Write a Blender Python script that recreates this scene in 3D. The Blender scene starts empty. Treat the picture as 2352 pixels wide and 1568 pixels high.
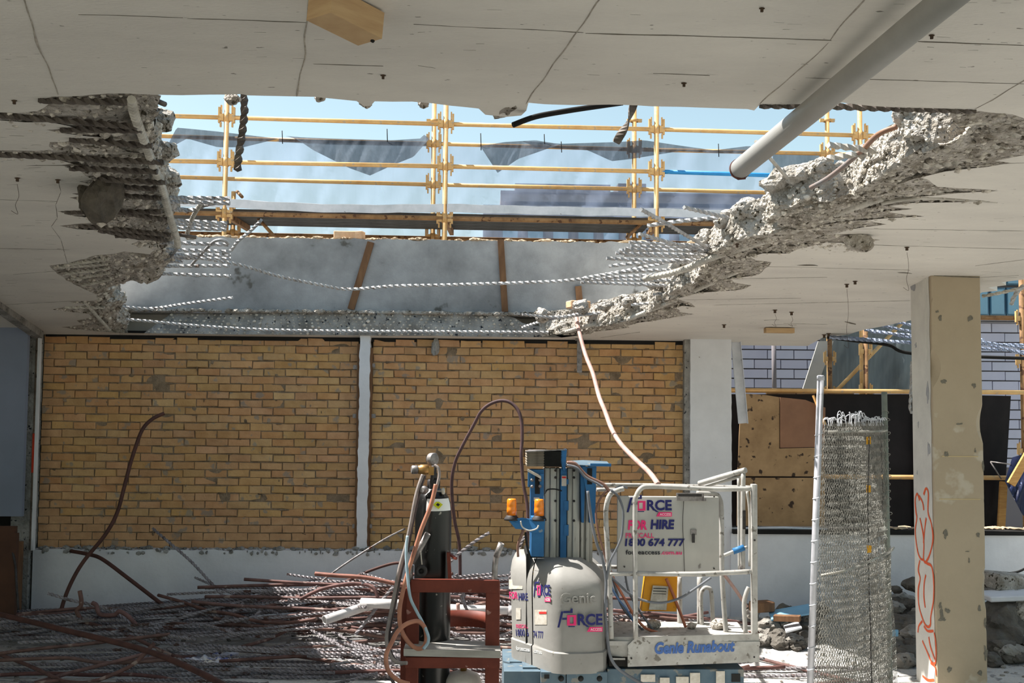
import bpy, bmesh, math, random
from mathutils import Vector, Matrix, noise
from mathutils.geometry import delaunay_2d_cdt
PI = math.pi
random.seed(7)
C = bpy.context.scene.collection
S = bpy.context.scene
V = Vector

# ------------------------------------------------------------------ camera, world, sun, exposure
FPX, EYE = 2500.0, 2.3
cam_d = bpy.data.cameras.new('camera'); cam = bpy.data.objects.new('camera', cam_d); C.objects.link(cam)
cam_d.sensor_width = 36.0; cam_d.lens = FPX/2352*36.0; cam_d.clip_end = 500
RM = Matrix.Rotation(math.radians(-1.5), 3, 'Z') @ Matrix.Rotation(math.radians(90+3.23), 3, 'X') @ Matrix.Rotation(0.009, 3, 'Z')
cam.matrix_world = Matrix.Translation((0, 0, EYE)) @ RM.to_4x4()
S.camera = cam
S.view_settings.view_transform = 'Standard'; S.view_settings.look = 'None'
S.view_settings.gamma = 1.0; S.view_settings.use_curve_mapping = False
S.view_settings.exposure = 0.0
SUN_DIR = V((1.85, -0.42, -3.1)).normalized()          # the way the light travels
sd = bpy.data.lights.new('sun', 'SUN'); sd.energy = 11.5; sd.angle = 0.0093; sd.color = (1.0, 0.965, 0.915)
sun = bpy.data.objects.new('sun', sd); C.objects.link(sun)
sun.rotation_euler = SUN_DIR.to_track_quat('-Z', 'Y').to_euler(); sun.location = (-12, 6, 24)
W = bpy.data.worlds.new('sky'); S.world = W; W.use_nodes = True
wn = W.node_tree; wn.nodes.clear()
wo = wn.nodes.new('ShaderNodeOutputWorld'); bg = wn.nodes.new('ShaderNodeBackground'); sky = wn.nodes.new('ShaderNodeTexSky')
sky.sky_type = 'NISHITA'; sky.sun_disc = False; sky.sun_elevation = math.radians(60); sky.sun_rotation = math.radians(-70)
sky.air_density = 1.0; sky.dust_density = 1.0; sky.ozone_density = 1.0
bg.inputs[1].default_value = 0.20
tint = wn.nodes.new('ShaderNodeMixRGB'); tint.blend_type = 'MULTIPLY'; tint.inputs[0].default_value = 1.0; tint.inputs[2].default_value = (1.22, 1.16, .92, 1)
wn.links.new(sky.outputs[0], tint.inputs[1]); wn.links.new(tint.outputs[0], bg.inputs[0]); wn.links.new(bg.outputs[0], wo.inputs[0])

# ------------------------------------------------------------------ pixel helpers (photo 2352 x 1568)
O0 = V((0, 0, EYE))
def ray(px, py): return RM @ V(((px-1176)/FPX, -(py-784)/FPX, -1.0))
def at(px, py, Y):
    d = ray(px, py); return O0 + d*(Y/d.y)
def floor_at(px, py, z=0.0):
    d = ray(px, py); return O0 + d*((z-EYE)/d.z)
SL, ZW, YW, TH = 0.111, 3.02, 12.0, 0.28                # soffit slope, height at the wall, wall depth, slab thickness
def zs(y): return ZW + SL*(YW-y)
def soff(px, py, up=0.0):
    d = ray(px, py); t = (zs(0)+up-EYE)/(d.z+SL*d.y); return O0 + d*t

# ------------------------------------------------------------------ materials
MATS = {}
def lin(c): return tuple((x/12.92 if x <= .04045 else ((x+.055)/1.055)**2.4) for x in c)
def M(name, c1, c2=None, scale=4.0, rough=.8, metal=0.0, bump=0.0, bscale=30.0, rand=0.0, spots=None, spot_scale=20, spot_t=.62, stretch=None, spec=.3, alpha=None, trans=0.0, emit=None, coord='Object', detail=6):
    """procedural surface: two colours mixed by noise, optional spots of a third, fine relief; colours are sRGB 0..1"""
    if name in MATS: return MATS[name]
    m = bpy.data.materials.new(name); MATS[name] = m; m.use_nodes = True
    n = m.node_tree; N, L = n.nodes, n.links; b = N['Principled BSDF']; out = N['Material Output']
    b.inputs['Roughness'].default_value = rough; b.inputs['Metallic'].default_value = metal
    b.inputs['Specular IOR Level'].default_value = spec
    tc = N.new('ShaderNodeTexCoord'); src = tc.outputs[coord]
    mp = N.new('ShaderNodeMapping'); L.new(src, mp.inputs[0])
    if stretch: mp.inputs['Scale'].default_value = stretch
    if rand:
        oi = N.new('ShaderNodeObjectInfo'); mu = N.new('ShaderNodeMath'); mu.operation = 'MULTIPLY'; mu.inputs[1].default_value = 37.0
        L.new(oi.outputs['Random'], mu.inputs[0]); L.new(mu.outputs[0], mp.inputs['Location'])
    co = mp.outputs[0]
    a = lin(c1)+(1,); c = lin(c2 or c1)+(1,)
    nz = N.new('ShaderNodeTexNoise'); nz.inputs['Scale'].default_value = scale; nz.inputs['Detail'].default_value = detail; nz.inputs['Roughness'].default_value = .62
    L.new(co, nz.inputs['Vector'])
    cr = N.new('ShaderNodeValToRGB'); cr.color_ramp.elements[0].position = .36; cr.color_ramp.elements[1].position = .66
    cr.color_ramp.elements[0].color = a; cr.color_ramp.elements[1].color = c
    L.new(nz.outputs['Fac'], cr.inputs[0]); col = cr.outputs[0]
    if spots:
        n2 = N.new('ShaderNodeTexNoise'); n2.inputs['Scale'].default_value = spot_scale; n2.inputs['Detail'].default_value = 4
        L.new(co, n2.inputs['Vector'])
        r2 = N.new('ShaderNodeValToRGB'); r2.color_ramp.elements[0].position = spot_t; r2.color_ramp.elements[1].position = spot_t+.04
        L.new(n2.outputs['Fac'], r2.inputs[0])
        mx = N.new('ShaderNodeMixRGB'); mx.inputs[2].default_value = lin(spots)+(1,)
        L.new(r2.outputs[0], mx.inputs[0]); L.new(col, mx.inputs[1]); col = mx.outputs[0]
    if rand:
        hs = N.new('ShaderNodeHueSaturation'); oi2 = N.new('ShaderNodeObjectInfo')
        for k, (lo, hi) in (('Value', (1-rand, 1+rand)), ('Hue', (.5-.010, .5+.008)), ('Saturation', (1-rand*.8, 1+rand*.5))):
            mr = N.new('ShaderNodeMapRange'); mr.inputs[3].default_value = lo; mr.inputs[4].default_value = hi
            if k == 'Value': L.new(oi2.outputs['Random'], mr.inputs[0])
            else:
                m2 = N.new('ShaderNodeMath'); m2.operation = 'MULTIPLY'; m2.inputs[1].default_value = 7.31 if k == 'Hue' else 13.7
                m3 = N.new('ShaderNodeMath'); m3.operation = 'FRACT'
                L.new(oi2.outputs['Random'], m2.inputs[0]); L.new(m2.outputs[0], m3.inputs[0]); L.new(m3.outputs[0], mr.inputs[0])
            L.new(mr.outputs[0], hs.inputs[k])
        L.new(col, hs.inputs['Color']); col = hs.outputs[0]
    L.new(col, b.inputs['Base Color'])
    if bump:
        n3 = N.new('ShaderNodeTexNoise'); n3.inputs['Scale'].default_value = bscale; n3.inputs['Detail'].default_value = 5
        L.new(co, n3.inputs['Vector'])
        bp = N.new('ShaderNodeBump'); bp.inputs['Strength'].default_value = 1.0; bp.inputs['Distance'].default_value = bump
        L.new(n3.outputs['Fac'], bp.inputs['Height']); L.new(bp.outputs[0], b.inputs['Normal'])
    if emit: b.inputs['Emission Color'].default_value = lin(emit)+(1,); b.inputs['Emission Strength'].default_value = 1
    if alpha is not None:
        tr = N.new('ShaderNodeBsdfTransparent'); ms = N.new('ShaderNodeMixShader'); sh = b.outputs[0]
        if trans:
            tl = N.new('ShaderNodeBsdfTranslucent'); L.new(col, tl.inputs[0]); m4 = N.new('ShaderNodeMixShader'); m4.inputs[0].default_value = trans
            L.new(sh, m4.inputs[1]); L.new(tl.outputs[0], m4.inputs[2]); sh = m4.outputs[0]
        ms.inputs[0].default_value = alpha
        L.new(tr.outputs[0], ms.inputs[1]); L.new(sh, ms.inputs[2]); L.new(ms.outputs[0], out.inputs[0])
    return m

# ------------------------------------------------------------------ objects
ORG = {}                                                # origin of every object in its root's building space
def tag(o, label=None, cat=None, group=None, kind=None):
    if label: o['label'] = label
    if cat: o['category'] = cat
    if group: o['group'] = group
    if kind: o['kind'] = kind
    return o
def empty(name, loc=(0, 0, 0), rz=0.0, local=False, parent=None):
    o = bpy.data.objects.new(name, None); C.objects.link(o); o.location = loc; o.rotation_euler = (0, 0, rz); o.empty_display_size = .1
    ORG[o.name] = V((0, 0, 0)) if local else V(loc)
    return o
class MB:
    """collects shapes; build() links them as ONE mesh object"""
    def __init__(s): s.v = []; s.f = []; s.sm = []
    def add(s, vs, fs, smooth=False):
        b = len(s.v); s.v += [V(p) for p in vs]; s.f += [[i+b for i in f] for f in fs]; s.sm += [smooth]*len(fs); return s
    def box(s, c, d, rot=None, jit=0.0):
        c = V(c); h = [x/2 for x in d]; R = rot if rot is not None else Matrix.Identity(3)
        vs = [c + R @ V((sx*h[0], sy*h[1], sz*h[2])) + V((random.uniform(-jit, jit), random.uniform(-jit, jit), random.uniform(-jit, jit))) for sx in (-1, 1) for sy in (-1, 1) for sz in (-1, 1)]
        return s.add(vs, [(0, 1, 3, 2), (4, 6, 7, 5), (0, 4, 5, 1), (2, 3, 7, 6), (0, 2, 6, 4), (1, 5, 7, 3)])
    def b2(s, lo, hi, jit=0.0):
        lo, hi = V(lo), V(hi); return s.box((lo+hi)/2, [abs(x) for x in (hi-lo)], jit=jit)
    def rbox(s, c, d, r=.02, rot=None, seg=2):
        bm = bmesh.new(); bmesh.ops.create_cube(bm, size=1.0)
        for v in bm.verts: v.co = V((v.co.x*d[0], v.co.y*d[1], v.co.z*d[2]))
        bmesh.ops.bevel(bm, geom=bm.edges[:], offset=r, segments=seg, affect='EDGES', profile=.5)
        return s.bm(bm, c, rot, seg > 1)
    def bm(s, bm, c=(0, 0, 0), rot=None, smooth=False):
        R = rot if rot is not None else Matrix.Identity(3); c = V(c)
        bm.verts.index_update(); vs = [c + R @ v.co for v in bm.verts]; fs = [[v.index for v in f.verts] for f in bm.faces]
        bm.free(); return s.add(vs, fs, smooth)
    def beam(s, p0, p1, w, h, up=(0, 0, 1)):
        p0, p1 = V(p0), V(p1); d = (p1-p0); L = d.length; x = d.normalized(); u = V(up)
        if abs(x.dot(u)) > .98: u = V((0, 1, 0))
        y = u.cross(x).normalized(); z = x.cross(y)
        R = Matrix((x, y, z)).transposed(); return s.box((p0+p1)/2, (L, w, h), R)
    def tube(s, pts, r, seg=8, cap=True, smooth=True, sub=0, radii=None):
        pts = [V(p) for p in pts]
        if sub: pts = spline(pts, sub)
        n = len(pts); b = len(s.v); prev = None
        for i, p in enumerate(pts):
            t = (pts[min(i+1, n-1)]-pts[max(i-1, 0)])
            if t.length < 1e-9: t = V((0, 0, 1))
            t.normalize()
            if prev is None:
                u = V((0, 0, 1)) if abs(t.z) < .9 else V((1, 0, 0)); a = t.cross(u).normalized()
            else: a = (prev - t*prev.dot(t)).normalized()
            prev = a; c = t.cross(a); rr = radii[min(i, len(radii)-1)] if radii else r
            s.v += [p + (a*math.cos(2*PI*k/seg)+c*math.sin(2*PI*k/seg))*rr for k in range(seg)]
        fs = [[b+i*seg+k, b+i*seg+(k+1) % seg, b+(i+1)*seg+(k+1) % seg, b+(i+1)*seg+k] for i in range(n-1) for k in range(seg)]
        s.f += fs; s.sm += [smooth]*len(fs)
        if cap:
            s.f += [[b+k for k in range(seg)][::-1], [b+(n-1)*seg+k for k in range(seg)]]; s.sm += [False]*2
        return s
    def pipe(s, p0, p1, r, ri, seg=16):
        """hollow straight pipe"""
        p0, p1 = V(p0), V(p1); t = (p1-p0).normalized(); u = V((0, 0, 1)) if abs(t.z) < .9 else V((1, 0, 0)); a = t.cross(u).normalized(); c = t.cross(a)
        vs = []
        for p, q in ((p0, r), (p1, r), (p1, ri), (p0, ri)): vs += [p+(a*math.cos(2*PI*k/seg)+c*math.sin(2*PI*k/seg))*q for k in range(seg)]
        fs = [[i*seg+k, i*seg+(k+1) % seg, ((i+1) % 4)*seg+(k+1) % seg, ((i+1) % 4)*seg+k] for i in range(4) for k in range(seg)]
        return s.add(vs, fs, True)
    def twist(s, pts, w=.026, pitch=.24, step=.024, ph=0.0):
        """square bar twisted along its length"""
        pts = resample([V(p) for p in pts], step); n = len(pts); b = len(s.v); prev = None
        for i, p in enumerate(pts):
            t = (pts[min(i+1, n-1)]-pts[max(i-1, 0)]).normalized()
            if prev is None:
                u = V((0, 0, 1)) if abs(t.z) < .9 else V((1, 0, 0)); a = t.cross(u).normalized()
            else: a = (prev - t*prev.dot(t)).normalized()
            prev = a; c = t.cross(a); an = ph + i*step/pitch*2*PI
            s.v += [p + (a*math.cos(an+k*PI/2)+c*math.sin(an+k*PI/2))*w*.62 for k in range(4)]
        fs = [[b+i*4+k, b+i*4+(k+1) % 4, b+(i+1)*4+(k+1) % 4, b+(i+1)*4+k] for i in range(n-1) for k in range(4)]
        fs += [[b+3, b+2, b+1, b], [b+(n-1)*4+k for k in range(4)]]
        s.f += fs; s.sm += [False]*len(fs); return s
    def lathe(s, prof, o=(0, 0, 0), ax=(0, 0, 1), seg=20, smooth=True):
        """prof = [(radius, height)]"""
        t = V(ax).normalized(); u = V((1, 0, 0)) if abs(t.x) < .9 else V((0, 1, 0)); a = t.cross(u).normalized(); c = t.cross(a); o = V(o)
        vs = [o + t*h + (a*math.cos(2*PI*k/seg)+c*math.sin(2*PI*k/seg))*max(r, 1e-4) for r, h in prof for k in range(seg)]
        n = len(prof); fs = [[i*seg+k, i*seg+(k+1) % seg, (i+1)*seg+(k+1) % seg, (i+1)*seg+k] for i in range(n-1) for k in range(seg)]
        fs += [[k for k in range(seg)][::-1], [(n-1)*seg+k for k in range(seg)]]
        s.add(vs, fs, smooth); s.sm[-1] = s.sm[-2] = False; return s
    def prism(s, poly, dirv):
        """flat polygon (3-D points) pushed along dirv"""
        n = len(poly); p = [V(q) for q in poly]; d = V(dirv)
        return s.add(p+[q+d for q in p], [list(range(n))[::-1], list(range(n, 2*n))]+[[i, (i+1) % n, n+(i+1) % n, n+i] for i in range(n)])
    def rock(s, c, r, seed=0, sub=2, flat=(1, 1, .7), rough=.35):
        bm = bmesh.new(); bmesh.ops.create_icosphere(bm, subdivisions=sub, radius=1.0); rs = random.Random(seed)
        off = V((rs.uniform(-50, 50), rs.uniform(-50, 50), rs.uniform(-50, 50)))
        planes = [V((rs.gauss(0, 1), rs.gauss(0, 1), rs.gauss(0, 1))).normalized() for _ in range(7)]
        rz = Matrix.Rotation(rs.uniform(0, 6.28), 3, 'Z')
        for v in bm.verts:
            n_ = v.co.normalized(); k = 1.0
            for pl in planes:
                dd = n_.dot(pl)
                if dd > .55: k = min(k, .62/dd+.12)
            k += noise.noise(n_*1.7+off)*rough*.6 + noise.noise(n_*5+off)*rough*.35
            v.co = n_*k
            v.co = V((v.co.x*flat[0], v.co.y*flat[1], v.co.z*flat[2]))*r
        return s.bm(bm, c, rz)
    def build(s, name, mat, parent=None, kind=None, origin=None):
        me = bpy.data.meshes.new(name)
        if origin is None:
            xs = [v.x for v in s.v]; ys = [v.y for v in s.v]; z_ = [v.z for v in s.v]
            origin = V(((min(xs)+max(xs))/2, (min(ys)+max(ys))/2, min(z_)))
        origin = V(origin)
        me.from_pydata([(v-origin)[:] for v in s.v], [], s.f)
        me.polygons.foreach_set('use_smooth', s.sm); me.update()
        mats = mat if isinstance(mat, (list, tuple)) else [mat]
        for m in mats: me.materials.append(m)
        o = bpy.data.objects.new(name, me); C.objects.link(o)
        if parent is not None: o.parent = parent; o.location = origin - ORG[parent.name]
        else: o.location = origin
        ORG[o.name] = origin
        if kind: o['kind'] = kind
        return o
def fixn(o):
    bm = bmesh.new(); bm.from_mesh(o.data); bmesh.ops.recalc_face_normals(bm, faces=bm.faces[:]); bm.to_mesh(o.data); bm.free(); return o
def mesh_copy(o, loc, rot=(0, 0, 0), parent=None, scale=None, name=None):
    c = o.copy(); C.objects.link(c); c.location = loc; c.rotation_euler = rot
    if scale: c.scale = scale
    if parent: c.parent = parent
    return c
def spline(p, k):
    out = []; n = len(p)
    for i in range(n-1):
        a, b, c, d = p[max(i-1, 0)], p[i], p[i+1], p[min(i+2, n-1)]
        for j in range(k):
            t = j/k; out.append(.5*((2*b)+(c-a)*t+(2*a-5*b+4*c-d)*t*t+(3*b-a-3*c+d)*t**3))
    out.append(p[-1]); return out
def resample(p, step):
    out = [p[0]]; acc = 0.0
    for i in range(len(p)-1):
        d = p[i+1]-p[i]; L = d.length
        if L < 1e-9: continue
        t = step-acc
        while t <= L: out.append(p[i]+d*(t/L)); t += step
        acc = L-(t-step)
    if (out[-1]-p[-1]).length > step*.2: out.append(p[-1])
    elif len(out) > 1: out[-1] = p[-1]
    return out
def curve(pts, k=6): return spline([V(p) for p in pts], k)
# ------------------------------------------------------------------ surfaces of the shell
m_soffit = M('soffit_concrete', (.885, .865, .825), (.82, .80, .765), 1.1, .85, bump=.004, bscale=60, spots=(.52, .50, .46), spot_scale=26, spot_t=.70, stretch=(.55, 1.6, 1))
m_broken = M('broken_concrete', (.90, .87, .83), (.62, .58, .52), 9, .95, bump=.07, bscale=48, spots=(.36, .33, .27), spot_scale=26, spot_t=.60)  # brown spots put the shadows of the broken faces into the colour
m_rough = M('rough_concrete', (.64, .63, .61), (.44, .43, .41), 5, .95, bump=.02, bscale=30, spots=(.15, .16, .19), spot_scale=24, spot_t=.63)
m_upst = M('upstand_concrete', (.66, .66, .66), (.50, .50, .50), 1.6, .85, bump=.004, bscale=50, spots=(.36, .35, .33), spot_scale=3.2, spot_t=.66)
m_white = M('white_paint', (.87, .87, .88), (.80, .80, .81), 1.4, .7, bump=.002, bscale=30, spots=(.55, .53, .5), spot_scale=14, spot_t=.72)
m_mortar = M('mortar', (.58, .50, .41), (.42, .36, .29), 9, .95, bump=.012, bscale=60)
m_brick = M('yellow_brick', (.77, .61, .425), (.69, .53, .355), 6, .9, bump=.004, bscale=50, rand=.075, spots=(.60, .53, .45), spot_scale=7, spot_t=.62)
m_steel = M('weathered_steel', (.62, .60, .59), (.40, .37, .36), 16, .5, .5, bump=.002, bscale=80, spots=(.36, .24, .19), spot_scale=9, spot_t=.62)
m_steel_dk = M('dark_steel', (.27, .26, .26), (.18, .16, .15), 14, .6, .3)
m_rust = M('rusty_steel', (.44, .28, .25), (.28, .17, .15), 12, .75, .1, bump=.002, bscale=60)
m_floor = M('dusty_floor', (.80, .785, .76), (.70, .69, .67), 1.3, .9, bump=.03, bscale=26, spots=(.56, .55, .54), spot_scale=9, spot_t=.60, detail=9)
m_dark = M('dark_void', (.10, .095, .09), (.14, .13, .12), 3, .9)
m_timber = M('pine_timber', (.85, .66, .40), (.74, .53, .30), 3, .7, stretch=(1, 1, 8), spots=(.5, .33, .18), spot_scale=6, spot_t=.7)
m_oldwood = M('old_timber', (.50, .37, .26), (.38, .27, .19), 6, .85, stretch=(3, 3, .6))

# ------------------------------------------------------------------ outline of the hole, traced on the soffit and on the slab's top
BL = [(363,218),(302,216),(249,214),(214,218),(184,220),(158,221),(126,222),(103,226),(115,237),(92,256),(38,260),(-23,258),(-23,276),(0,276),(57,280),(115,281),(153,289),(180,295),(107,298),(145,306),(191,312),(237,316),(184,318),(153,325),(115,326),(111,337),(130,345),(76,346),(0,345),(-23,345),(-23,360),(11,362),(57,361),(115,363),(149,371),(163,376),(143,379),(153,385),(180,388),(191,402),(214,411),(184,417),(214,425),(226,440),(164,444),(191,450),(157,453),(184,459),(214,471),(180,475),(214,482),(130,485),(168,496),(214,501),(268,507),(214,511),(134,518),(172,526),(230,528),(249,538),(283,545),(317,551),(302,561),(329,566),(356,574),(344,584),(287,577),(268,582),(214,587),(184,597),(153,605),(111,610),(126,624),(153,643),(191,662),(222,677),(226,690),(184,691),(161,693),(207,700),(164,704),(119,710),(164,716),(207,721),(214,729),(176,735),(191,746),(142,751),(184,758),(230,761),(268,764)]
BF = [(330,765),(420,766),(520,768),(600,768),(700,769),(820,770),(900,771),(1000,771),(1100,773),(1200,774),(1290,775)]
BR = [(1330,770),(1353,766),(1372,760),(1410,757),(1445,752),(1441,748),(1468,741),(1529,732),(1594,721),(1563,716),(1552,706),(1567,702),(1598,705),(1583,694),(1552,686),(1583,679),(1606,672),(1652,669),(1705,665),(1726,655),(1686,648),(1678,640),(1743,631),(1772,601),(1736,598),(1722,590),(1750,582),(1807,582),(1846,568),(1903,556),(1934,557),(1964,574),(1981,578),(1985,563),(1978,556),(2022,551),(1980,545),(1953,538),(1911,538),(1953,527),(2033,515),(1990,506),(2045,501),(2123,497),(2079,492),(2033,486),(2094,480),(2041,473),(2100,466),(2278,463),(2171,453),(2114,452),(2190,444),(2293,438),(2247,434),(2152,429),(2133,413),(2117,408),(2171,394),(2209,389),(2267,383),(2320,374),(2286,369),(2352,356),(2430,348),(2440,275),(2352,272),(2324,262),(2247,255),(2171,248)]
BN = [(2133,249),(2056,247),(1995,243),(1941,235),(1918,239),(1826,239),(1802,242),(1747,240),(1736,254),(1720,250),(1675,250),(1620,247),(1560,246),(1500,245),(1430,240),(1326,242),(1215,236),(1208,254),(1197,265),(1160,268),(1117,263),(1101,250),(1032,242),(944,233),(860,233),(848,242),(837,244),(818,231),(760,226),(715,223),(650,221),(600,219),(574,220),(560,217),(480,217),(420,218)]
TL = [(363,222),(367,232),(352,249),(346,258),(365,272),(356,291),(367,306),(377,318),(373,337),(379,371),(390,394),(398,413),(383,429),(390,444),(383,463),(379,505),(383,524),(394,543),(383,563),(363,582),(320,592),(298,596),(268,598),(247,605),(262,620),(249,639),(275,654),(262,677),(283,700),(306,712)]
TF = [(400,712),(600,713),(820,713),(1000,716),(1150,718)]
TR = [(1242,716),(1296,712),(1353,700),(1384,689),(1445,677),(1483,667),(1505,640),(1525,617),(1560,598),(1600,580),(1612,560),(1632,530),(1655,510),(1667,488),(1690,470),(1717,462),(1750,455),(1774,448),(1768,430),(1765,418),(1785,405),(1811,397),(1850,383),(1884,376),(1910,380),(1934,379),(1965,355),(1987,341),(2018,306),(2041,291),(2079,272),(2062,254),(2120,240),(2190,228),(2250,226)]
def dens(P, n):
    """subdivide a 3-D polyline to pieces shorter than n with a little break-up"""
    out = []
    for i in range(len(P)-1):
        k = max(1, int((P[i+1]-P[i]).length/n))
        for j in range(k):
            p = P[i].lerp(P[i+1], j/k)
            out.append(p)
    out.append(P[-1]); return out
def rag(P, a=.012):
    r = []
    for i, p in enumerate(P):
        r.append(p + V((noise.noise(p*9)*a*1.6+random.uniform(-a, a)*.5, noise.noise(p*9+V((5, 5, 5)))*a*1.2, 0)))
    for p in r: p.z = 0
    return r
def bline(L, a=.012): 
    P = rag(dens([soff(*p) for p in L], .07), a)
    for p in P: p.z = zs(p.y)
    return P
def tline(L, a=.02):
    P = rag(dens([soff(p[0], p[1], TH) for p in L], .10), a)
    for p in P: p.z = zs(p.y)+TH
    return P
bl, bf, br, bn = bline(BL), bline(BF, .004), bline(BR), bline(BN, .010)
tl, tf, tr = tline(TL), tline(TF, .004), tline(TR, .03)
for P in (bf,):
    for p in P: p.y = min(p.y, 12.02); p.z = zs(p.y)
hole_b = bl + bf + br + bn                              # closed loop, clockwise in the picture
# near side: the top edge sits just behind the bottom edge
tn = [V((p.x, p.y-.05, zs(p.y-.05)+TH)) for p in bn]
hole_t = tl + tf + tr
def cdt_plane(outer, holes, up):
    vs = [V((p[0], p[1])) for p in outer]; es = [(i, (i+1) % len(outer)) for i in range(len(outer))]
    for h in holes:
        b = len(vs); vs += [V((p.x, p.y)) for p in h]; es += [(b+i, b+(i+1) % len(h)) for i in range(len(h))]
    def inside(pt, poly):
        c = False; n = len(poly)
        for i in range(n):
            a, b = poly[i], poly[i-1]
            if (a[1] > pt[1]) != (b[1] > pt[1]) and pt[0] < (b[0]-a[0])*(pt[1]-a[1])/(b[1]-a[1])+a[0]: c = not c
        return c
    r = delaunay_2d_cdt(vs, es, [], 0, 1e-5)
    V2, F2 = r[0], r[2]; keep = []
    for f in F2:
        c = sum((V2[i] for i in f), V((0, 0)))/len(f)
        if inside(c, outer) and not any(inside(c, h) for h in holes): keep.append(list(f))
    return [V((p.x, p.y, zs(p.y)+up)) for p in V2], keep
# outer outline of the slab; its far right corner is broken away behind the column
cr = [soff(1890, 775), soff(1950, 768), soff(1985, 757), soff(2040, 747), soff(2095, 735), soff(2175, 703), soff(2255, 671), soff(2290, 668), soff(2268, 660), soff(2310, 655), soff(2300, 648), soff(2352, 641), soff(2420, 630)]
cr = rag(dens(cr, .12), .012)
edge_r = [(p.x, p.y) for p in cr]
slab = [(-8.5, -6.5), (-8.5, 12.35), (edge_r[0][0], 12.35)] + edge_r + [(5.9, edge_r[-1][1]-.6), (5.9, -6.5)]  # unseen near and right ends set for the light reaching the soffit
# soffit joints: thin ridges where the formwork sheets met, and hairline marks along the boards
mb = MB()
v, f = cdt_plane(slab, [hole_b], 0.0); mb.add(v, f)
v, f = cdt_plane(slab, [hole_t + tn], TH); mb.add(v, f)
n = len(slab)
for i in range(n):
    a, b = slab[i], slab[(i+1) % n]
    mb.add([(a[0], a[1], zs(a[1])), (b[0], b[1], zs(b[1])), (b[0], b[1], zs(b[1])+TH), (a[0], a[1], zs(a[1])+TH)], [(0, 1, 2, 3)])
ceiling = mb.build('ceiling', m_soffit, kind='structure', origin=(0, 0, 0))
def loft(name, B, T, rows, amp, axis, prof=.75, seed=0, mat=None, fine=1.0, brk=.55, low=.22):
    """broken face between the soffit line B and the slab top line T"""
    nB = len(B); run = []
    key = [soffkey(p, axis) for p in B]; k0, k1 = key[0], key[-1]; m = 0
    for k in key:
        m = max(m, min(1, max(0, (k-k0)/(k1-k0) if k1 != k0 else 0))); run.append(m)
    run = [max(run[i], i/(nB-1)*.0) for i in range(nB)]; run[-1] = 1
    # blend with arc length to keep columns apart
    run = [.85*run[i]+.15*i/(nB-1) for i in range(nB)]
    tk = [soffkey(p, axis) for p in T]; t0, t1 = tk[0], tk[-1]; tm = []; m = 0
    for k in tk: m = max(m, min(1, max(0, (k-t0)/(t1-t0)))); tm.append(m)
    tm = [.85*tm[i]+.15*i/(len(T)-1) for i in range(len(T))]
    def tp(u):
        for i in range(len(T)-1):
            if tm[i+1] >= u: 
                w = 0 if tm[i+1] == tm[i] else (u-tm[i])/(tm[i+1]-tm[i]); return T[i].lerp(T[i+1], w)
        return T[-1].copy()
    vs = []; fs = []; sd_ = V((seed*7.3, 1.1, 3.7))
    for r in range(rows+1):
        s_ = r/rows
        for i in range(nB):
            b = B[i]; t = tp(run[i]); q = min(1.0, s_/brk); p = b.lerp(t, q)
            zb = zs(p.y); p.z = zb + TH*(low*q + (1-low)*max(0.0, (s_-brk)/(1-brk)))
            e = math.sin(PI*min(1, s_*1.02))**.5 if 0 < r < rows else (0 if r == 0 else .35)
            n1 = noise.noise(p*3.1+sd_); n2 = noise.noise(p*8+sd_); n3 = noise.noise(p*21+sd_)
            n4 = noise.noise(p*3.1+sd_*2); n5 = noise.noise(p*9-sd_)
            d = V(((n1*.9+n2*.5+n3*.3*fine), (n4*.9+n5*.5), (n2*.8+n3*.5*fine+n1*.6)))*amp*e
            if r == rows: d.z = max(0, d.z)*.3
            p += d; p.z = max(p.z, zs(p.y)+.004) if r else p.z
            vs.append(p)
    for r in range(rows):
        for i in range(nB-1):
            fs.append([r*nB+i, r*nB+i+1, (r+1)*nB+i+1, (r+1)*nB+i])
    o = MB().add(vs, fs).build(name, mat or m_broken, ceiling, kind='structure'); return o
def soffkey(p, axis): return p.y if axis == 'y' else p.x
loft('broken_edge', bl, tl, 22, .085, 'y', .9, 1)
loft('broken_edge', bf, tf, 8, .03, 'x', .9, 2, m_rough, brk=.99, low=1)
loft('broken_edge', br, tr, 34, .085, 'y', .8, 3, brk=.42, low=.12)
loft('broken_edge', bn, tn, 4, .02, 'x', 1, 4)
# aggregate standing out of the fresh breaks
def pebbles(obname, n, lo, hi, seed, mat):
    o = bpy.data.objects[obname]; rs = random.Random(seed); vs = [o.matrix_basis @ v.co for v in o.data.vertices]; mb = MB(); ps = [f for f in o.data.polygons if f.area > .00008]
    w = [f.area for f in ps]
    for k, f in enumerate(rs.choices(ps, weights=w, k=n)):
        c = o.location+f.center; nn = f.normal; r = rs.uniform(lo, hi)*(1 if rs.random() < .85 else 1.8)
        mb.rock(c, r, seed*100+k % 60, 1, (1, 1, .8), .5)
    return mb.build('aggregate', mat, o, kind='stuff')
m_aggr = M('aggregate', (.90, .87, .82), (.56, .53, .48), 16, .9, bump=.01, bscale=90)
pebbles('broken_edge', 1500, .008, .022, 1, m_aggr); pebbles('broken_edge.002', 4200, .006, .018, 2, m_aggr); pebbles('broken_edge.001', 900, .006, .016, 3, m_aggr)

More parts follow.
